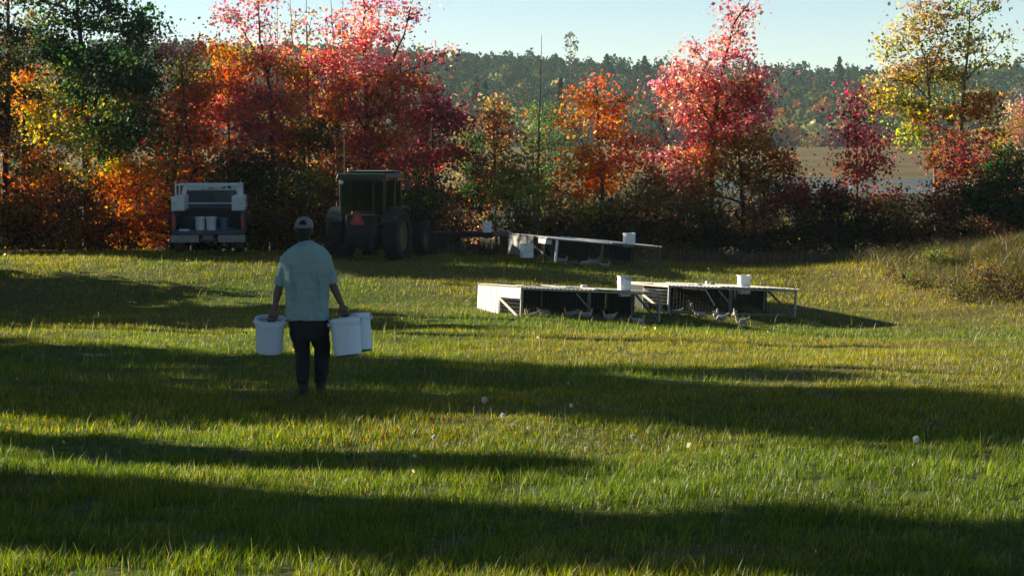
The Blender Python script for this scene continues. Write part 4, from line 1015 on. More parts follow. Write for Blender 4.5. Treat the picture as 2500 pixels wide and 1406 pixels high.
def feed_bin(label, px, py, d, sx, sy, hgt, ang, notch=0.0, tint=None, name='feed_bin'):
    p = W(px, py, d)
    root = empty(name, p, ang, label, 'feed bin', 'white feed bins standing on the pen roofs')
    w_, dpt, th = sx, sy, .012
    tp = 1.06
    def wall(c, dd, tz=0): return MB()
    mb = MB()
    def quadwall(a, b, zt_a, zt_b, nrm):
        a0 = Vector((a[0], a[1], 0)); b0 = Vector((b[0], b[1], 0))
        a1 = Vector((a[0] * tp, a[1] * tp, zt_a)); b1 = Vector((b[0] * tp, b[1] * tp, zt_b))
        mb.poly([a0, b0, b1, a1], th, nrm)
    x_, y_ = w_ / 2, dpt / 2
    quadwall((-x_, -y_), (x_, -y_), hgt, hgt - notch, (0, 1, 0))
    quadwall((x_ - .001, y_), (-x_ + .001, y_), hgt, hgt, (0, -1, 0))
    quadwall((-x_ + .0005, y_ - .002), (-x_ + .0005, -y_ + .002), hgt + .001, hgt + .001, (1, 0, 0))
    quadwall((x_ - .0005, -y_ + .002), (x_ - .0005, y_ - .002), hgt - notch * .99, hgt + .001, (-1, 0, 0))
    mb.box((0, 0, .008), (w_ - .004, dpt - .004, .012))
    mb.build('body', M_PLAST, root)
    r = MB()
    X, Y = x_ * tp + .004, y_ * tp + .004
    r.bar((-X, Y, hgt), (X, Y, hgt), .014, .02).bar((-X, -Y, hgt), (-X, Y, hgt), .014, .02)
    if notch == 0: r.bar((-X, -Y, hgt), (X, -Y, hgt), .014, .02).bar((X, -Y, hgt), (X, Y, hgt), .014, .02)
    r.build('rim', M_PLAST, root)
    h_ = MB(); h_.tube([(-X - .004, 0, hgt - .02), (-X * .8, -Y - .01, hgt - .14), (0, -Y - .012, hgt - .2), (X * .8, -Y - .01, hgt - .14), (X + .004, 0, hgt - .02)], .003, 5)
    h_.build('bail_handle', M_WIRE, root)
    return root
feed_bin('white bin with a slanted open front on the roof of the nearest pen', 1524, 723, 39.4, .215, .19, .41, A_ang, notch=.10)
feed_bin('white bin with bright left side on the partly hidden pen', 1816, 717, 42.2, .22, .20, .40, A_ang)
feed_bin('greyish white bin in shade on the roof of the farther pen with the white post', 1536, 603, 51.2, .25, .22, .36, C_ang)
feed_bin('small shaded white bin on the dark pen right of the tractor', 1189, 571, 54.9, .23, .24, .33, math.radians(8))
bb = feed_bin('white bin standing on the ground against the left side of the farther pen', 1286, 629, 50.7, .27, .25, .36, C_ang)

def stone(label, px, py, d, s, rot, m=None):
    mb = MB().box((0, 0, s[2] / 2), s, taper=(.8, .85)); p = W(px, py, d)
    o = mb.build('stone', m or mat('pale_stone', (.55, .52, .46), .85, noise=.3, nscale=20, bump=.5), None, bevel=min(s) * .22, seg=3)
    o.location = p; o.rotation_euler = (0, 0, rot)
    tag(o, label, 'stone', 'stones weighing down the pen roofs')
stone('single pale stone on the back edge of the nearest pen roof', 1426, 702, 41, (.15, .12, .06), .3)
stone('leftmost long stone of the row on the partly hidden pen roof', 1704, 698, 43.6, (.17, .12, .07), .1)
stone('small middle stone of the row on the partly hidden pen roof', 1717, 698, 43.6, (.06, .09, .06), .2)
stone('tallest stone of the row on the partly hidden pen roof', 1726, 698, 43.5, (.08, .10, .11), .5)
stone('grey rounded stone ending the row on the partly hidden pen roof', 1738, 698, 43.4, (.12, .12, .08), .1, mat('grey_stone', (.2, .19, .18), .85, noise=.3, bump=.5))

# ------------------------------------------------------------------ chickens
M_FEATH = mat('white_feathers', (.34, .33, .31), .8, noise=.25, nscale=30, bump=.5, bscale=90)
M_FEATHB = mat('dirty_feathers', (.30, .27, .23), .8, noise=.3, nscale=30, bump=.5, bscale=90)
M_COMB = mat('red_comb', (.35, .02, .02), .6)
M_LEGY = mat('yellow_leg', (.45, .28, .06), .6)
def chicken(pose):
    root = empty('chicken', (0, 0, 0))
    up = 1.0 if pose == 'stand' else 0.15 if pose == 'peck' else .6
    hz_ = {'stand': 0, 'peck': -.05, 'sit': -.13}[pose]
    sp = [(-.21, .29), (-.17, .27), (-.11, .215), (-.03, .19), (.06, .19), (.12, .215)]
    rr = [(.012, .02), (.035, .05), (.075, .075), (.095, .098), (.085, .09), (.06, .062)]
    if pose == 'peck': sp += [(.17, .16), (.20, .10), (.215, .06), (.225, .045)]
    else: sp += [(.15, .27), (.165, .33), (.175, .375), (.19, .385)]
    rr += [(.036, .036), (.027, .028), (.030, .030), (.012, .012)]
    MB().loft([(x_, 0, z_ + hz_) for x_, z_ in sp], rr, 12, up=(0, 1, 0)).build('body', M_FEATH, root, smooth=True)
    for s_ in (-1, 1):
        MB().ell((-.02, s_ * .088, .20 + hz_), (.11, .022, .062), 10, 6).build('wing', M_FEATHB, root, smooth=True)
    tf = MB()
    for k in range(5): tf.poly([(-.17, (k - 2) * .012, .25 + hz_), (-.27 - .01 * (k % 2), (k - 2) * .02, .33 + hz_), (-.25, (k - 2) * .02, .36 + hz_), (-.15, (k - 2) * .012, .29 + hz_)], .006, (0, 1, 0))
    tf.build('tail', M_FEATH, root)
    hx, hzz = sp[-2][0], sp[-2][1] + hz_
    if pose == 'peck':
        MB().loft([(.225, 0, hzz - .01), (.245, 0, hzz - .035)], [.010, .002], 6).build('beak', M_LEGY, root)
        MB().poly([(.19, -.004, hzz + .02), (.225, -.004, hzz + .03), (.245, -.004, hzz + .015), (.22, -.004, hzz)], .008, (0, 1, 0)).build('comb', M_COMB, root)
    else:
        MB().loft([(.19, 0, hzz), (.225, 0, hzz - .006)], [.010, .002], 6).build('beak', M_LEGY, root)
        MB().poly([(.15, -.004, hzz + .02), (.155, -.004, hzz + .05), (.17, -.004, hzz + .042), (.18, -.004, hzz + .055), (.19, -.004, hzz + .038), (.20, -.004, hzz + .02)], .008, (0, 1, 0)).build('comb', M_COMB, root)
    if pose != 'sit':
        for s_ in (-1, 1):
            mb = MB().loft([(.01, s_ * .045, .14 + hz_), (0, s_ * .045, .07), (.005, s_ * .045, .0)], [.022, .009, .007], 6)
            for a_ in (-.5, 0, .5): mb.loft([(.005, s_ * .045, .005), (.005 + .05 * math.cos(a_), s_ * .045 + .05 * math.sin(a_), .003)], [.006, .003], 4)
            mb.build('leg', M_LEGY, root)
    return root
CH = [
 ('sit', 1296, 38.9, 180, 'hunched white hen right behind the front left post of the nearest pen'),
 ('peck', 1330, 39.4, 20, 'pecking white hen in the left bay of the nearest pen, away from the others'),
 ('stand', 1392, 38.9, 165, 'white hen walking left in the left bay of the nearest pen'),
 ('peck', 1414, 39.2, 60, 'dirty white hen with lowered head left of the dark middle post of the nearest pen'),
 ('stand', 1432, 38.7, 10, 'white hen pressed against the dark middle post of the nearest pen'),
 ('stand', 1488, 38.4, 175, 'white hen with raised tail right of the dark middle post of the nearest pen'),
 ('sit', 1560, 38.4, 0, 'white hen lying in the dark right bay of the nearest pen under the bin'),
 ('peck', 1652, 41.6, 190, 'leftmost pecking hen in the partly hidden pen'),
 ('stand', 1686, 42.6, 100, 'shadowed hen seen from behind deep in the partly hidden pen'),
 ('peck', 1712, 41.0, 10, 'pecking hen near the front wire of the partly hidden pen, left bay'),
 ('stand', 1750, 40.6, 70, 'red combed white hen left of the middle post of the partly hidden pen'),
 ('peck', 1764, 40.3, 200, 'pinkish white hen with lowered head at the middle post of the partly hidden pen'),
 ('stand', 1796, 40.6, 90, 'thin upright hen right of the middle post of the partly hidden pen'),
 ('sit', 1812, 40.0, 180, 'white hen sitting under the bin of the partly hidden pen'),
 ('stand', 1374, 50.2, 0, 'white hen right beside the white post of the farther pen'),
 ('sit', 1392, 50.6, 170, 'second white hen lying beside the white post of the farther pen'),
 ('peck', 1428, 50.2, 190, 'pecking white hen in the middle of the left bay of the farther pen'),
 ('stand', 1452, 50.6, 10, 'white hen facing right in the left bay of the farther pen'),
 ('sit', 1478, 50.0, 0, 'white hen lying at the middle post of the farther pen'),
 ('stand', 1104, 55.0, 180, 'white hen left in the bay of the dark pen'),
 ('stand', 1128, 55.2, 0, 'white hen in the centre of the bay of the dark pen'),
 ('peck', 1143, 54.8, 190, 'pecking white hen right in the bay of the dark pen')]
protos = {}
for pose, px, d, az, lab in CH:
    if pose not in protos:
        protos[pose] = chicken(pose); c = protos[pose]
    else: c = copy_tree(protos[pose])
    x_ = (px - 1250) / FPX * d
    base = {0: A_fl.z, 1: B_fl.z}[0 if px < 1600 else 1] if d < 45 else gzf(x_, d)
    c.location = (x_, d, max(gzf(x_, d), base - .08) - .03)
    c.rotation_euler = (0, 0, math.radians(az)); c.scale = (.66,) * 3
    tag(c, lab, 'chicken', 'white chickens inside the pens')

# ------------------------------------------------------------------ pickup truck seen from behind
M_TBLUE = mat('dark_blue_paint', (.028, .052, .085), .45, noise=.2, nscale=3, coat=.5)
M_TWH = mat('dull_white_paint', (.50, .58, .60), .45, noise=.12, nscale=5)
M_BLACK = mat('black_plastic', (.018, .018, .02), .6, noise=.3)
M_RUB = mat('tyre_rubber', (.010, .010, .010), .9, noise=.3, bump=.3)
M_CHR = mat('bumper_steel', (.20, .22, .23), .4, metal=.5, noise=.3, nscale=9)
M_GLS = mat('dark_glass', (.03, .04, .045), .08, spec=.8)
M_RED = mat('red_lens', (.30, .015, .02), .3)
def wheel(parent, c, r, wd, rimc, lug=False, rimr=.55):
    w_ = MB(); n = 28; h = wd / 2
    w_.lathe([(r * rimr, -h * .9), (r * .9, -h), (r * .985, -h * .75), (r, -h * .4), (r, h * .4), (r * .985, h * .75), (r * .9, h), (r * rimr, h * .9), (r * rimr, -h * .9)], 'x', c, n)
    if lug:
        for k in range(22):
            for s_ in (-1, 1):
                a = 2 * PI * (k + (.5 if s_ > 0 else 0)) / 22
                p = Vector(c) + Vector((s_ * h * .45, math.cos(a) * (r + .012), math.sin(a) * (r + .012)))
                w_.box(p, (h * .95, .05, .045), (a - PI / 2, 0, s_ * .45))
    t = w_.build('wheel', M_RUB, parent, smooth=False)
    q = MB().lathe([(0.001, -h * .25), (r * rimr * .35, -h * .3), (r * rimr * .8, -h * .15), (r * rimr, -h * .7), (r * rimr, h * .7), (r * rimr * .8, h * .15), (r * rimr * .35, h * .5), (.001, h * .45)], 'x', c, 24)
    q.build('rim', rimc, t, smooth=True)
    return t

def make_truck():
    d = 53.5
    p = W(509, 622, d)
    root = empty('pickup_truck', p, math.radians(6.5), 'dark blue pickup with white tool boxes, ladder rack and pails in its open bed', 'truck')
    B = lambda nm, mb, m, bv=.012: mb.build(nm, m, root, bevel=bv)
    B('bed_floor', MB().box((0, 1.2, .62), (1.90, 2.3, .10)), M_TBLUE)
    for s_ in (-1, 1):
        q = MB(); q.box((s_ * .965, 1.2, .88), (.10, 2.3, .62)); q.box((s_ * .93, 1.2, 1.205), (.19, 2.3, .035))
        B('bed_side', q, M_TBLUE)
        l = MB().box((s_ * .955, .03, .93), (.10, .03, .36)).build('tail_light', M_RED, root, bevel=.01)
        B('tool_box', MB().box((s_ * .835, 1.2, 1.425), (.36, 2.2, .40)), M_TWH, .015)
        MB().box((s_ * .835, .085, 1.425), (.30, .012, .34)).build('tool_box_door', M_TWH, root, bevel=.004)
        MB().box((s_ * (.835 + .10), .072, 1.43), (.03, .02, .05)).build('latch', M_STEEL, root)
        B('rack_post', MB().bar((s_ * .905, .30, 1.62), (s_ * .905, .30, 2.04), .045), M_TWH, .006)
        B('rack_post', MB().bar((s_ * .905, 2.15, 1.62), (s_ * .905, 2.15, 1.95), .045), M_TWH, .006)
        B('rack_rail', MB().bar((s_ * .905, .30, 1.93), (s_ * .905, 3.6, 1.93), .035), M_TWH, .006)
        B('mirror', MB().box((s_ * 1.08, 3.35, 1.35), (.12, .06, .22)), M_BLACK)
        wheel(root, (s_ * .84, 1.05, .38), .38, .25, M_STEEL)
        wheel(root, (s_ * .84, 4.45, .38), .38, .25, M_STEEL)
        B('mud_flap', MB().box((s_ * .84, .55, .30), (.28, .015, .30)), M_BLACK, 0)
    B('rack_bar', MB().bar((-.89, .30, 1.945), (.89, .30, 1.945), .04), M_TWH, .006)
    B('rack_bar', MB().bar((-.89, 2.15, 1.945), (.89, 2.15, 1.945), .04), M_TWH, .006)
    B('bed_front', MB().box((0, 2.36, .95), (1.9, .05, .62)), M_TBLUE)
    B('tailgate', MB().box((0, -.02, .615), (1.78, .42, .07)), M_TBLUE)
    # cab
    cb = MB(); cb.box((0, 3.35, .95), (1.92, 1.75, .80)); cb.build('cab_body', M_TBLUE, root, bevel=.05, seg=3)
    cu = MB()
    cu.box((0, 3.2, 1.86), (1.56, 1.25, .09))
    for s_ in (-1, 1):
        cu.bar((s_ * .86, 2.50, 1.33), (s_ * .76, 2.60, 1.85), .16, .07); cu.bar((s_ * .88, 4.25, 1.33), (s_ * .77, 3.78, 1.83), .08, .08); cu.bar((s_ * .89, 3.35, 1.33), (s_ * .79, 3.30, 1.83), .06, .08)
    cu.box((0, 2.59, 1.775), (1.50, .06, .09)); cu.box((0, 2.50, 1.36), (1.62, .06, .06))
    cu.build('cab_roof', M_TWH, root, bevel=.02)
    for s_ in (-1, 1): MB().box((s_ * .345, 2.555, 1.555), (.67, .012, .33), (math.radians(-10), 0, 0)).build('rear_window', M_GLS, root)
    MB().box((0, 2.54, 1.56), (.035, .03, .36)).build('window_divider', M_BLACK, root)
    MB().box((0, 2.52, 1.80), (.18, .03, .03)).build('brake_light', M_RED, root)
    MB().box((0, 4.02, 1.57), (1.55, .012, .62), (math.radians(48), 0, 0)).build('windscreen', M_GLS, root)
    hb = MB(); hb.box((0, 4.75, .95), (1.84, 1.25, .55), taper=(.95, 1)); hb.build('hood', M_TBLUE, root, bevel=.06, seg=3)
    MB().box((0, 5.40, .80), (1.5, .06, .35)).build('grille', M_BLACK, root)
    B('front_bumper', MB().box((0, 5.48, .50), (1.85, .14, .20)), M_CHR)
    # rear bumper in two halves and a recessed plate
    bx_ = MB().box((-.64, -.27, .46), (.78, .16, .21)); B('rear_bumper', bx_, M_CHR, .015)
    bx_ = MB().box((.66, -.27, .46), (.76, .16, .21)); B('rear_bumper', bx_, M_CHR, .015)
    B('bumper_step', MB().box((.01, -.24, .435), (.50, .14, .13)), M_BLACK, .01)
    MB().box((0, -.315, .50), (.30, .006, .13)).build('licence_plate', mat('plate', (.10, .11, .13), .5), root)
    B('hitch', MB().box((0, -.33, .34), (.08, .14, .08)), M_BLACK)
    MB().cyl((.45, -.2, .30), .035, .3, 'y', 12).build('exhaust_pipe', M_STEEL, root)
    B('frame_rail', MB().box((-.4, 2.5, .42), (.09, 5.0, .14)).box((.4, 2.5, .42), (.09, 5.0, .14)).box((0, 1.05, .38), (1.5, .1, .1)).box((0, 4.45, .38), (1.5, .1, .1)), M_BLACK)
    B('spare_wheel_carrier', MB().cyl((0, .55, .42), .33, .18, 'z', 20), M_RUB)
    # inner boards of the bed
    B('bed_liner', MB().box((0, 2.30, .95), (1.72, .02, .55)), M_BLACK, 0)
    return root
truck = make_truck(); TP = truck.location

def round_bucket(label, loc, r=.15, h=.37, m=None, rot=(0, 0, 0), group=None, up_handle=False, name='bucket', lid=False, bail=.10):
    root = empty(name, loc, 0, label, 'bucket', group, rot=rot)
    m = m or M_PLAST
    b = MB().lathe([(.001, .004), (r * .86, .004), (r * .88, .012), (r * .97, h * .84), (r * 1.05, h * .845), (r * 1.05, h * .86), (r * .98, h * .865), (r * .985, h * .90), (r * 1.05, h * .905), (r * 1.05, h * .92), (r * .99, h * .925), (r, h), (r * 1.04, h + .002), (r * 1.04, h + .010), (r * .97, h + .010), (r * .95, h), (r * .85, .02), (.001, .02)], 'z', (0, 0, 0), 32)
    b.build('body', m, root, smooth=False)
    if lid: MB().lathe([(.001, h + .012), (r * 1.06, h + .012), (r * 1.07, h - .01), (r * 1.08, h - .01), (r * 1.08, h + .02), (r * .95, h + .026), (.001, h + .02)], 'z', (0, 0, 0), 32).build('lid', m, root)
    hd = MB(); pts = []
    for k in range(13):
        a = PI * k / 12
        if up_handle: pts.append((r * 1.06 * math.cos(a), 0, h * .90 + bail * math.sin(a)))
        else: pts.append((r * 1.07 * math.cos(a), -r * 1.08 * math.sin(a) * .92, h * .90 - .11 * math.sin(a)))
    hd.tube(pts, .0035, 6).build('bail_handle', M_WIRE, root)
    if up_handle: MB().cyl((0, 0, h * .90 + bail), .010, .09, 'x', 12).build('grip', M_WIRE, root)
    ear = MB()
    for s_ in (-1, 1): ear.cyl((s_ * r * 1.04, 0, h * .9), .018, .03, 'x', 12)
    ear.build('handle_ear', m, root)
    return root
sc_ = 53.5 / FPX
def tb(px): return (px - 509) * sc_
def on_truck(v): return TP + Matrix.Rotation(math.radians(6.5), 3, 'Z') @ Vector(v)
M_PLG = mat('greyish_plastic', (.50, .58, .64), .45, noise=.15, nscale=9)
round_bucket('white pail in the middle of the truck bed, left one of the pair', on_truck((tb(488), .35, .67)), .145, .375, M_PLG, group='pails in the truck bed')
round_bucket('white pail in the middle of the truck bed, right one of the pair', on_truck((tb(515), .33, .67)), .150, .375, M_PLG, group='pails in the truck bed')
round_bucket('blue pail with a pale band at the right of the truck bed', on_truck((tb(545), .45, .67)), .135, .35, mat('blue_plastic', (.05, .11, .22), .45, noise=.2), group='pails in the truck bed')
q = MB().lathe([(.001, 0), (.15, 0), (.155, .03), (.145, .035), (.14, .012), (.001, .01)], 'z', (0, 0, 0), 24).build('pail_lid', M_PLAST); q.location = on_truck((tb(451), .10, .672))
tag(q, 'white plastic lid lying flat at the left of the truck bed', 'lid')
q = MB().box((0, 0, .17), (.42, .35, .34), taper=(1.05, 1.05)).box((0, 0, .35), (.46, .39, .02)).build('storage_tub', mat('navy_tub', (.02, .03, .05), .5, noise=.2), bevel=.01); q.location = on_truck((tb(452), 1.3, .67))
tag(q, 'dark tub standing deep in the left of the truck bed', 'tub')

# ------------------------------------------------------------------ tractor
M_GRN = mat('dark_green_paint', (.008, .026, .014), .5, noise=.3, nscale=4)
M_YEL = mat('dusty_yellow_rim', (.12, .10, .05), .6, noise=.4, nscale=9)
M_BLK = mat('black_metal', (.008, .009, .010), .6, noise=.3)
def make_tractor():
    d = 51.5
    p = W(902, 638, d)
    root = empty('farm_tractor', p, math.radians(-15), 'dark green cab tractor seen from behind with a red slow vehicle triangle', 'tractor')
    B = lambda nm, mb, m, bv=.015: mb.build(nm, m, root, bevel=bv)
    for s_ in (-1, 1):
        wheel(root, (s_ * .80, 0, .70), .70, .44, M_YEL, True, .58)
        wheel(root, (s_ * .78, 2.25, .46), .46, .28, M_YEL, True, .55)
        # fender: curved band over the rear wheel
        f = MB(); n = 12
        pr = [(math.cos(a) * .78, .70 + math.sin(a) * .78) for a in [math.radians(20 + 130 * i / n) for i in range(n + 1)]]
        for i in range(n):
            (y0, z0), (y1, z1) = pr[i], pr[i + 1]
            f.add([(s_ * .55, y0, z0), (s_ * 1.02, y0, z0), (s_ * 1.02, y1, z1), (s_ * .55, y1, z1), (s_ * .55, y0, z0 - .03), (s_ * 1.02, y0, z0 - .03), (s_ * 1.02, y1, z1 - .03), (s_ * .55, y1, z1 - .03)],
                  [(0, 1, 2, 3), (7, 6, 5, 4), (0, 4, 5, 1), (1, 5, 6, 2), (2, 6, 7, 3), (3, 7, 4, 0)])
        f.build('fender', M_GRN, root)
        B('tail_lamp', MB().box((s_ * .93, -.62, 1.22), (.10, .05, .08)), M_RED, .01)
        B('work_lamp', MB().cyl((s_ * .58, -.58, 2.14), .06, .07, 'y', 14), mat('lamp_glass', (.6, .6, .55), .2), .005)
        B('lift_arm', MB().bar((s_ * .28, -.45, .55), (s_ * .42, -1.15, .42), .07, .09), M_BLK)
        B('lift_link', MB().bar((s_ * .30, -.40, 1.05), (s_ * .38, -.95, .45), .04), M_BLK)
        B('step', MB().box((s_ * .72, .95, .55), (.22, .26, .04)).bar((s_ * .66, .95, .55), (s_ * .60, .95, .95), .03), M_BLK)
        # cab posts: one narrow frame at each corner
        B('cab_post', MB().bar((s_ * .60, -.52, 1.20), (s_ * .62, -.52, 2.20), .075), M_GRN)
        B('cab_post', MB().bar((s_ * .62, .30, 1.20), (s_ * .64, .28, 2.20), .05), M_GRN)
        B('cab_post', MB().bar((s_ * .58, .95, 1.10), (s_ * .60, .80, 2.20), .06), M_GRN)
        MB().box((s_ * .625, -.12, 1.70), (.006, .72, .95)).build('side_window', M_CGL, root)
        MB().box((s_ * .615, .60, 1.68), (.006, .52, .98)).build('side_window', M_CGL, root)
    B('cab_roof', MB().box((0, .12, 2.30), (1.42, 1.55, .15), taper=(.95, .95)).box((0, .12, 2.395), (1.10, 1.2, .05)), M_GRN, .03)
    B('roof_cap', MB().box((.12, .12, 2.43), (1.05, 1.2, .02)), mat('pale_roof_green', (.09, .15, .14), .5, noise=.3))  # paler grey-green sheet on top of the cab roof
    B('cab_base', MB().box((0, .15, 1.12), (1.26, 1.36, .22)), M_GRN)
    MB().box((0, -.535, 1.72), (1.14, .006, .90)).build('rear_window', M_CGL, root)
    MB().box((0, .86, 1.68), (1.12, .006, .98), (math.radians(8), 0, 0)).build('windscreen', M_CGL, root)
    B('window_bar', MB().box((0, -.545, 2.19), (1.16, .05, .06)), M_GRN)
    B('wiper_bar', MB().box((.31, -.545, 1.70), (.05, .03, .90)), M_GRN)
    B('seat', MB().box((-.03, -.05, 1.42), (.52, .14, .50), (math.radians(-8), 0, 0)).box((-.03, .22, 1.27), (.52, .50, .14)), M_BLK, .05)
    B('steering_wheel', MB().lathe([(.19, -.012), (.215, 0), (.19, .012), (.175, 0), (.19, -.012)], 'z', (0, 0, 0), 20).cyl((0, 0, -.15), .02, .3, 'z', 8).box((0, 0, 0), (.36, .03, .015)), M_BLK, 0)
    KIDS(root)[-1].location = (-.03, .62, 1.62)
    B('hood', MB().box((0, 1.85, 1.10), (.62, 1.90, .62), taper=(.85, .98)), M_GRN, .06)
    B('grille', MB().box((0, 2.82, 1.05), (.50, .04, .50)), M_BLK)
    B('exhaust_stack', MB().cyl((.36, 1.55, 1.75), .045, .75, 'z', 12), M_STEEL, 0)
    B('transmission', MB().box((0, .35, .72), (.42, 1.7, .50)).box((0, 0, .70), (1.22, .30, .30)), M_BLK)
    B('front_axle', MB().box((0, 2.25, .50), (1.30, .14, .14)).box((0, 2.2, .75), (.34, 1.0, .40)), M_BLK)
    B('hitch_block', MB().box((0, -.40, .80), (.62, .34, .62)).box((0, -.62, .42), (.12, .4, .08)), M_BLK)
    B('rear_weight', MB().box((0, -.60, .98), (.88, .12, .62)), M_BLK, .03)
    B('rear_panel', MB().box((.02, -.56, 1.30), (.66, .10, .16)), M_BLK, .05)
    B('fuel_tank', MB().box((.52, .80, .62), (.30, .70, .32)), M_BLK, .04)
    # slow moving vehicle triangle
    tr_ = Vector((-.10, -.69, 1.03))
    pt = lambda r, a: tr_ + Vector((r * math.cos(a), 0, r * math.sin(a) + .115))
    out = [];
    for k in range(3):
        a = PI / 2 + k * 2 * PI / 3
        out += [pt(.225, a - .13), pt(.225, a + .13)]
    bo = MB().poly(out, .006, (0, -1, 0)).build('warning_triangle', mat('triangle_rim', (.34, .03, .05), .5, noise=.1), root)
    inn = []
    for k in range(3):
        a = PI / 2 + k * 2 * PI / 3
        q = pt(.135, a); inn.append(q + Vector((0, -.007, 0)))
    MB().poly(inn, .002, (0, -1, 0)).build('triangle_centre', mat('triangle_orange', (.50, .07, .08), .5, noise=.1), bo)
    B('antenna', MB().bar((-.56, -.40, 2.3), (-.56, -.40, 3.25), .018), mat('pale_rod', (.5, .42, .33), .5), 0)
    B('beacon', MB().cyl((-.42, -.40, 2.45), .05, .11, 'z', 14), mat('amber', (.5, .16, .03), .4), .01)
    B('mirror', MB().box((-.78, .80, 2.02), (.16, .03, .26)), M_STEEL)
    B('mirror_arm', MB().bar((-.60, .80, 2.15), (-.80, .80, 2.12), .015), M_BLK, 0)
    B('mirror', MB().box((.80, .80, 2.02), (.16, .03, .26)), M_STEEL)
    B('mirror_arm', MB().bar((.60, .80, 2.15), (.80, .80, 2.12), .015), M_BLK, 0)
    return root
# cab glass lets light through
M_CGL = bpy.data.materials.new('cab_glass'); M_CGL.use_nodes = True
nt = M_CGL.node_tree; nt.nodes.clear()
t_ = nt.nodes.new('ShaderNodeBsdfTransparent'); t_.inputs[0].default_value = (.42, .50, .45, 1)
g_ = nt.nodes.new('ShaderNodeBsdfGlossy'); g_.inputs['Roughness'].default_value = .08; g_.inputs['Color'].default_value = (.8, .85, .8, 1)
x_ = nt.nodes.new('ShaderNodeMixShader'); x_.inputs[0].default_value = .06; oo = nt.nodes.new('ShaderNodeOutputMaterial')
nt.links.new(t_.outputs[0], x_.inputs[1]); nt.links.new(g_.outputs[0], x_.inputs[2]); nt.links.new(x_.outputs[0], oo.inputs[0])
tractor = make_tractor()

# ------------------------------------------------------------------ dandelion clocks and a few single plants in the near grass
M_STEM = mat('green_stem', (.10, .14, .05), .6)
M_PUFF = leaf_material('seed_fluff', trans=.5, sat=.6, gloss=0)
def dandelion(px, py, d, r, label):
    q = W(px, py, d); zb_ = gzf(q.x, q.y)
    root = empty('dandelion', (q.x, q.y, zb_), 0, label, 'flower', 'grey dandelion clocks in the grass')
    H = q.z - zb_
    MB().loft([(.01, .0, -.01), (.004, .002, H * .5), (0, 0, H)], [.003, .0025, .002], 5).build('stem', M_STEM, root)
    n = 130; dv = R.normal(0, 1, (n, 3)); dv /= np.linalg.norm(dv, axis=1)[:, None]
    P = dv * r * R.uniform(.82, 1, (n, 1)) + np.array([0, 0, H])
    v1, f1, c1 = leaf_quads(P, .010, np.full((n, 3), .48))
    a = np.cross(dv, np.array([.3, .5, .8])); a /= np.linalg.norm(a, axis=1)[:, None]
    o_ = np.array([0, 0, H]); v2 = np.stack([o_ + a * .0006, o_ - a * .0006, P - a * .0006, P + a * .0006], 1).reshape(-1, 3)
    f2 = np.arange(n * 4).reshape(n, 4) + len(v1)
    np_mesh('seed_head', np.concatenate([v1, v2]), np.concatenate([f1, f2]), M_PUFF, root, cols=np.full((len(v1) + len(v2), 3), .48))
for px, py, d, r, lab in [
    (1183, 976, 17.2, .027, 'lone dandelion clock in the shade band right of the man'),
    (2237, 1072, 14.9, .027, 'lone dandelion clock in the shade band at the right of the picture'),
    (1902, 1110, 14.6, .024, 'leftmost dandelion clock of the cluster on the upper edge of the lit grass'),
    (1932, 1106, 14.6, .017, 'middle small dandelion clock of the cluster on the upper edge of the lit grass'),
    (1940, 1097, 14.7, .018, 'highest dandelion clock of the cluster on the upper edge of the lit grass'),
    (1941, 1118, 14.5, .016, 'lowest tiny dandelion clock of the cluster on the upper edge of the lit grass'),
    (1228, 1015, 16.4, .022, 'dandelion clock on a tall stem straight below the left half of the nearest pen'),
    (1290, 1045, 16.0, .015, 'small dandelion clock on the lit edge below the nearest pen'),
    (1059, 1067, 15.2, .016, 'small dandelion clock in lit grass right of the feet of the man'),
    (1395, 990, 16.8, .014, 'tiny pale seed head standing in shade below the bin of the nearest pen'),
    (1545, 1065, 15.4, .015, 'small seed head on a straight stem below the right end of the nearest pen'),
    (1432, 1096, 14.9, .018, 'dandelion clock in the lit strip below the middle post of the nearest pen'),
    (2390, 1335, 11.2, .019, 'seed head in the dark strip near the lower right corner'),
    (2139, 1300, 11.6, .019, 'seed head in the dark strip left of the lower right corner'),
    (1385, 1376, 10.6, .015, 'seed head close to the lower border in the middle of the picture'),
    (768, 1215, 12.6, .014, 'small white seed head in the lit tuft below the feet of the man')]:
    dandelion(px, py, d, r, lab)
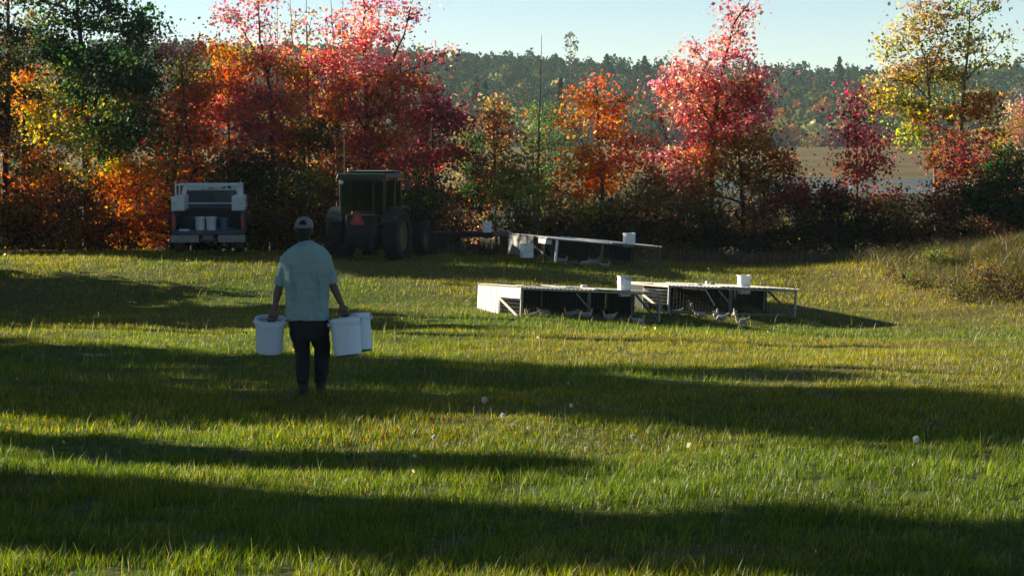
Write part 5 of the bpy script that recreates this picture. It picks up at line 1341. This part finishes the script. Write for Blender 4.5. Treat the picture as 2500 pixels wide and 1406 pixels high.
# ------------------------------------------------------------------ the man with the buckets
def make_person():
    d = 19.4; S_ = FPX / d                      # pixels per metre there
    gx = (750 - 1250) / FPX * d; g0 = W(750, 962, d)
    root = empty('person', (gx, d, g0.z), 0, 'man in a blue green shirt, dark trousers and grey cap carrying buckets', 'person')
    X = lambda px: (px - 750) / S_
    Z = lambda py: (962 - py) / S_
    skin = mat('tanned_skin', (.11, .055, .04), .6, noise=.15, nscale=12)
    hairm = mat('dark_hair', (.012, .010, .009), .8, noise=.3, nscale=40, bump=.5)
    shirt_m = mat('aqua_cotton', (.205, .325, .33), .85, noise=.12, nscale=6, bump=.3, bscale=25)
    trou_m = mat('dark_trousers', (.010, .013, .018), .9, noise=.35, nscale=8, bump=.4, bscale=22)
    boot_m = mat('dark_boot', (.022, .018, .014), .7, noise=.3, bump=.3)
    def remesh(o, vox, it=3):
        r = o.modifiers.new('remesh', 'REMESH'); r.mode = 'VOXEL'; r.voxel_size = vox; r.use_smooth_shade = True
        s = o.modifiers.new('smooth', 'SMOOTH'); s.iterations = it; s.factor = .5
        return o
    # joints
    shL = Vector((X(700), 0, Z(622))); elL = Vector((X(680), .03, Z(694))); wrL = Vector((X(668), -.02, Z(752)))
    shR = Vector((X(791), 0, Z(620))); elR = Vector((X(809), .03, Z(690))); wrR = Vector((X(834), -.03, Z(742)))
    hL = Vector((X(661), -.03, Z(775))); hR = Vector((X(842), -.04, Z(760)))
    hipL = Vector((X(728), 0, Z(790))); knL = Vector((X(735), .02, Z(862))); anL = Vector((X(738), -.03, Z(943)))
    hipR = Vector((X(776), 0, Z(790))); knR = Vector((X(782), .10, Z(862))); anR = Vector((X(777), .10, Z(944)))
    neck = Vector((X(745), .02, Z(600))); head = Vector((X(741), .045, Z(557)))
    b = MB()
    b.loft([(X(750), 0, Z(815)), (X(750), 0, Z(780)), (X(749), 0, Z(730)), (X(748), 0, Z(670)), (X(747), 0, Z(625)), (X(746), 0, Z(608))], [(.12, .08), (.13, .09), (.14, .10), (.155, .105), (.15, .10), (.09, .07)], 18, up=(1, 0, 0))
    b.loft([(X(745), .0, Z(618)), neck, head - Vector((0, 0, .05))], [.075, .058, .058], 14)
    b.ell(head, (.077, .098, .115), 20, 14)
    b.ell(head + Vector((0, .015, -.075)), (.055, .075, .05), 14, 10)      # jaw
    b.loft([head + Vector((0, .09, .01)), head + Vector((0, .125, -.025)), head + Vector((0, .10, -.035))], [.010, .016, .012], 8)  # nose
    for s_ in (-1, 1): b.ell(head + Vector((s_ * .080, -.005, -.015)), (.012, .022, .034), 10, 8)   # ears
    for sh, el, wr, hd in ((shL, elL, wrL, hL), (shR, elR, wrR, hR)):
        b.loft([sh, sh.lerp(el, .5), el, el.lerp(wr, .3), el.lerp(wr, .75), wr], [.040, .044, .040, .042, .032, .027], 14)
        # palm and curled fingers around the bail grip (grip axis runs along x)
        palm = wr.lerp(hd, .55)
        b.loft([wr, palm, hd + Vector((0, 0, .015))], [(.028, .024), (.045, .020), (.044, .018)], 12, up=(1, 0, 0))
        for k, (fx, L) in enumerate(((-.036, .85), (-.012, 1.0), (.012, .96), (.035, .8))):
            p0 = hd + Vector((fx, .006, .012))
            b.loft([p0, p0 + Vector((0, .022, -.022)) * L, p0 + Vector((0, .016, -.052)) * L, p0 + Vector((0, -.012, -.060)) * L, p0 + Vector((0, -.026, -.042)) * L], [.0105, .0098, .0095, .009, .0075], 8)
        sg = 1 if sh is shL else -1
        t0 = wr.lerp(hd, .4) + Vector((sg * .030, -.005, 0))
        b.loft([t0, t0 + Vector((sg * .022, -.012, -.03)), t0 + Vector((sg * .012, -.028, -.058)), t0 + Vector((-sg * .006, -.034, -.072))], [.015, .013, .011, .009], 8)
    for hip, kn, an in ((hipL, knL, anL), (hipR, knR, anR)):
        b.loft([hip, hip.lerp(kn, .5), kn, kn.lerp(an, .35), an], [.082, .072, .052, .053, .036], 14)
    body = b.build('body', skin, root); remesh(body, .0065, 3)
    # face details
    f = MB()
    for s_ in (-1, 1): f.ell(head + Vector((s_ * .030, .090, .012)), (.012, .008, .007), 10, 8)
    f.build('eyes', mat('eye', (.5, .5, .5), .3), root)
    MB().loft([head + Vector((-.022, .096, -.062)), head + Vector((0, .102, -.062)), head + Vector((.022, .096, -.062))], [.003, .006, .003], 8).build('mouth', mat('lips', (.25, .08, .07), .6), root)
    # hair below the cap
    h = MB(); h.ell(head + Vector((0, -.008, -.004)), (.083, .100, .110), 20, 14); h.ell(head + Vector((0, -.035, -.075)), (.066, .060, .06), 16, 10)
    ho_ = h.build('hair', hairm, root); remesh(ho_, .008, 2)
    # cut the hair away from the face by keeping it behind the ears
    for v in ho_.data.vertices:
        if v.co.y > head.y + .035: v.co.y = head.y + .035
    # cap: crown with a strap opening at the back, brim in front
    c = MB(); n = 28; m_ = 9; cen = head + Vector((0, -.002, .030)); rx, ry, rz = .094, .112, .095
    vs, idx = [], {}
    for i in range(m_ + 1):
        a = (PI / 2) * i / m_
        for k in range(n):
            t = 2 * PI * k / n
            idx[i, k] = len(vs); vs.append(cen + Vector((rx * math.cos(a) * math.cos(t), ry * math.cos(a) * math.sin(t), rz * math.sin(a) - (.018 if i == 0 else 0))))
    fs = []
    for i in range(m_):
        for k in range(n):
            k2 = (k + 1) % n; t = 2 * PI * (k + .5) / n
            back = abs(((t - 3 * PI / 2 + PI) % (2 * PI)) - PI)
            if i in (1, 2) and back < .42: continue
            if i == 3 and back < .25: continue
            fs.append((idx[i, k], idx[i, k2], idx[i + 1, k2], idx[i + 1, k]))
    c.add(vs, fs)
    cm = mat('grey_cap', (.17, .17, .185), .85, noise=.25, nscale=14, bump=.3)
    co = c.build('cap', cm, root, smooth=True); so_ = co.modifiers.new('thick', 'SOLIDIFY'); so_.thickness = .004; so_.offset = 1
    br = MB(); pts_t = [cen + Vector((.085 * math.cos(t), .10 * math.sin(t) + (.075 * math.sin(t)), -.020 - .01 * abs(math.cos(t)))) for t in [PI * i / 14 for i in range(15)]]
    inner = [cen + Vector((.088 * math.cos(t), .100 * math.sin(t), -.014)) for t in [PI * i / 14 for i in range(15)]]
    vs = []; fs = []
    for a_, b_ in zip(inner, pts_t): vs += [a_, b_]
    for i in range(14): fs.append((2 * i, 2 * i + 1, 2 * i + 3, 2 * i + 2))
    br.add(vs, fs); bo_ = br.build('brim', cm, co); s2 = bo_.modifiers.new('thick', 'SOLIDIFY'); s2.thickness = .004
    MB().ell(cen + Vector((0, 0, rz + .003)), (.009, .009, .005), 10, 6).build('button', cm, co)
    # shirt: loose, untucked, with sleeves to the elbow
    s = MB()
    R_ = lambda l, r, py, dep, y=0.0: (((X(l) + X(r)) / 2, y, Z(py)), ((X(r) - X(l)) / 2, dep))
    rings = [R_(728, 762, 588, .056, .02), R_(719, 773, 594, .078, .01), R_(706, 787, 602, .100), R_(693, 801, 613, .118), R_(687, 808, 630, .132), R_(688, 808, 655, .142), R_(692, 804, 690, .140, .01), R_(695, 801, 725, .135), R_(695, 801, 750, .140), R_(695, 802, 772, .146), R_(697, 800, 779, .142)]
    s.loft([r[0] for r in rings], [r[1] for r in rings], 36, up=(1, 0, 0))
    for sh, el, sg in ((shL, elL, -1), (shR, elR, 1)):
        a0 = sh + Vector((-sg * .02, 0, -.005)); e0 = sh.lerp(el, .96)
        s.loft([a0, sh + Vector((sg * .012, 0, -.03)), sh.lerp(el, .55) + Vector((sg * .006, 0, 0)), e0, e0 + (el - sh).normalized() * .012], [.050, .058, .062, .066, .062], 20)
    # hanging cloth folds down the back
    for (x0, z0, x1, z1, r) in ((748, 640, 752, 700, .010), (752, 700, 757, 765, .013), (728, 660, 722, 760, .009), (778, 650, 786, 755, .010), (706, 640, 712, 730, .008), (765, 705, 772, 770, .009), (700, 750, 735, 768, .008)):
        ym = -.132
        s.loft([(X(x0), ym + .012, Z(z0)), (X((x0 + x1) / 2 + 3), ym - .004, Z((z0 + z1) / 2)), (X(x1), ym, Z(z1))], [r * .7, r * 1.3, r * 1.3], 8)
    sh_o = s.build('shirt', shirt_m, root); remesh(sh_o, .0085, 5)
    tx = bpy.data.textures.new('folds', 'CLOUDS'); tx.noise_scale = .11; tx.noise_depth = 2
    dm = sh_o.modifiers.new('folds', 'DISPLACE'); dm.texture = tx; dm.strength = .030; dm.mid_level = .5
    cl = MB().loft([(X(728), -.03, Z(594)), (X(733), -.062, Z(592)), (X(745), -.072, Z(591)), (X(757), -.062, Z(592)), (X(762), -.03, Z(594))], [.010, .014, .015, .014, .010], 8).build('collar', shirt_m, sh_o, smooth=True)
    # trousers, baggy
    t = MB()
    rings = [R_(704, 795, 752, .118), R_(703, 800, 790, .125), R_(706, 803, 812, .118), R_(710, 802, 828, .098)]
    t.loft([r[0] for r in rings], [r[1] for r in rings], 30, up=(1, 0, 0))
    t.loft([(X(728), 0, Z(790)), (X(731), .01, Z(825)), knL + Vector((0, 0, .02)), knL.lerp(anL, .5), anL + Vector((0, 0, .03))], [(.095, .105), (.092, .10), (.080, .082), (.074, .075), (.062, .066)], 20, up=(1, 0, 0))
    t.loft([(X(778), 0, Z(790)), (X(780), .04, Z(825)), knR + Vector((0, 0, .02)), knR.lerp(anR, .5), anR + Vector((0, 0, .03))], [(.098, .105), (.095, .10), (.084, .084), (.076, .078), (.064, .068)], 20, up=(1, 0, 0))
    for q_, r in (((anL.lerp(knL, .25)), .012), ((anR.lerp(knR, .3)), .012), ((knL), .010), ((knR), .010)):
        t.loft([q_ + Vector((-.06, -.05, 0)), q_ + Vector((0, -.072, -.012)), q_ + Vector((.06, -.05, .006))], [r, r * 1.2, r], 8)
    to_ = t.build('trousers', trou_m, root); remesh(to_, .010, 4)
    d2 = to_.modifiers.new('folds', 'DISPLACE'); d2.texture = tx; d2.strength = .03; d2.mid_level = .5
    for an, lf in ((anL, .0), (anR, .0)):
        bt = MB().loft([an + Vector((0, -.06, -.02)), an + Vector((0, -.055, -.055)), an + Vector((0, .02, -.05)), an + Vector((0, .12, -.058)), an + Vector((0, .19, -.062))], [(.035, .03), (.042, .035), (.048, .045), (.050, .030), (.030, .018)], 14, up=(1, 0, 0))
        bt.loft([an + Vector((0, 0, .06)), an + Vector((0, 0, -.04))], [.052, .055], 14)
        bo = bt.build('boot', boot_m, root); remesh(bo, .009, 2)
    return root, hL, hR
man, hL, hR = make_person()
mo = man.location
GBK = 'white buckets carried by the man'
def carried(label, px_top, px_bot, py_top, py_bot, y, r, grip, rot):
    d = 19.4 + y
    h = (py_bot - py_top) / (FPX / d)
    top = W(px_top, py_top, d); bot = W(px_bot, py_bot, d)
    return round_bucket(label, bot, r, h, M_BKT, rot=rot, group=GBK, up_handle=(grip is not None))
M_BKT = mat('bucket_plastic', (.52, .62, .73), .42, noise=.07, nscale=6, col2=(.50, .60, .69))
def carry(label, hand, r, h, tilt, dx=0.0, dy=0.0, dz=0.0, yaw=0.0, bail=.10):
    """bucket hanging from the hand by its bail, tilted about the grip"""
    root = round_bucket(label, (0, 0, 0), r, h, M_BKT, group=GBK, up_handle=True, bail=bail)
    g_ = mo + hand + Vector((dx, .002 + dy, -.042 + dz))
    Rm = Matrix.Rotation(yaw, 3, 'Z') @ Matrix.Rotation(tilt[0], 3, 'X') @ Matrix.Rotation(tilt[1], 3, 'Y')
    off = Rm @ Vector((0, 0, h * .90 + bail))
    root.location = g_ - off
    root.rotation_euler = Rm.to_euler()
    return root
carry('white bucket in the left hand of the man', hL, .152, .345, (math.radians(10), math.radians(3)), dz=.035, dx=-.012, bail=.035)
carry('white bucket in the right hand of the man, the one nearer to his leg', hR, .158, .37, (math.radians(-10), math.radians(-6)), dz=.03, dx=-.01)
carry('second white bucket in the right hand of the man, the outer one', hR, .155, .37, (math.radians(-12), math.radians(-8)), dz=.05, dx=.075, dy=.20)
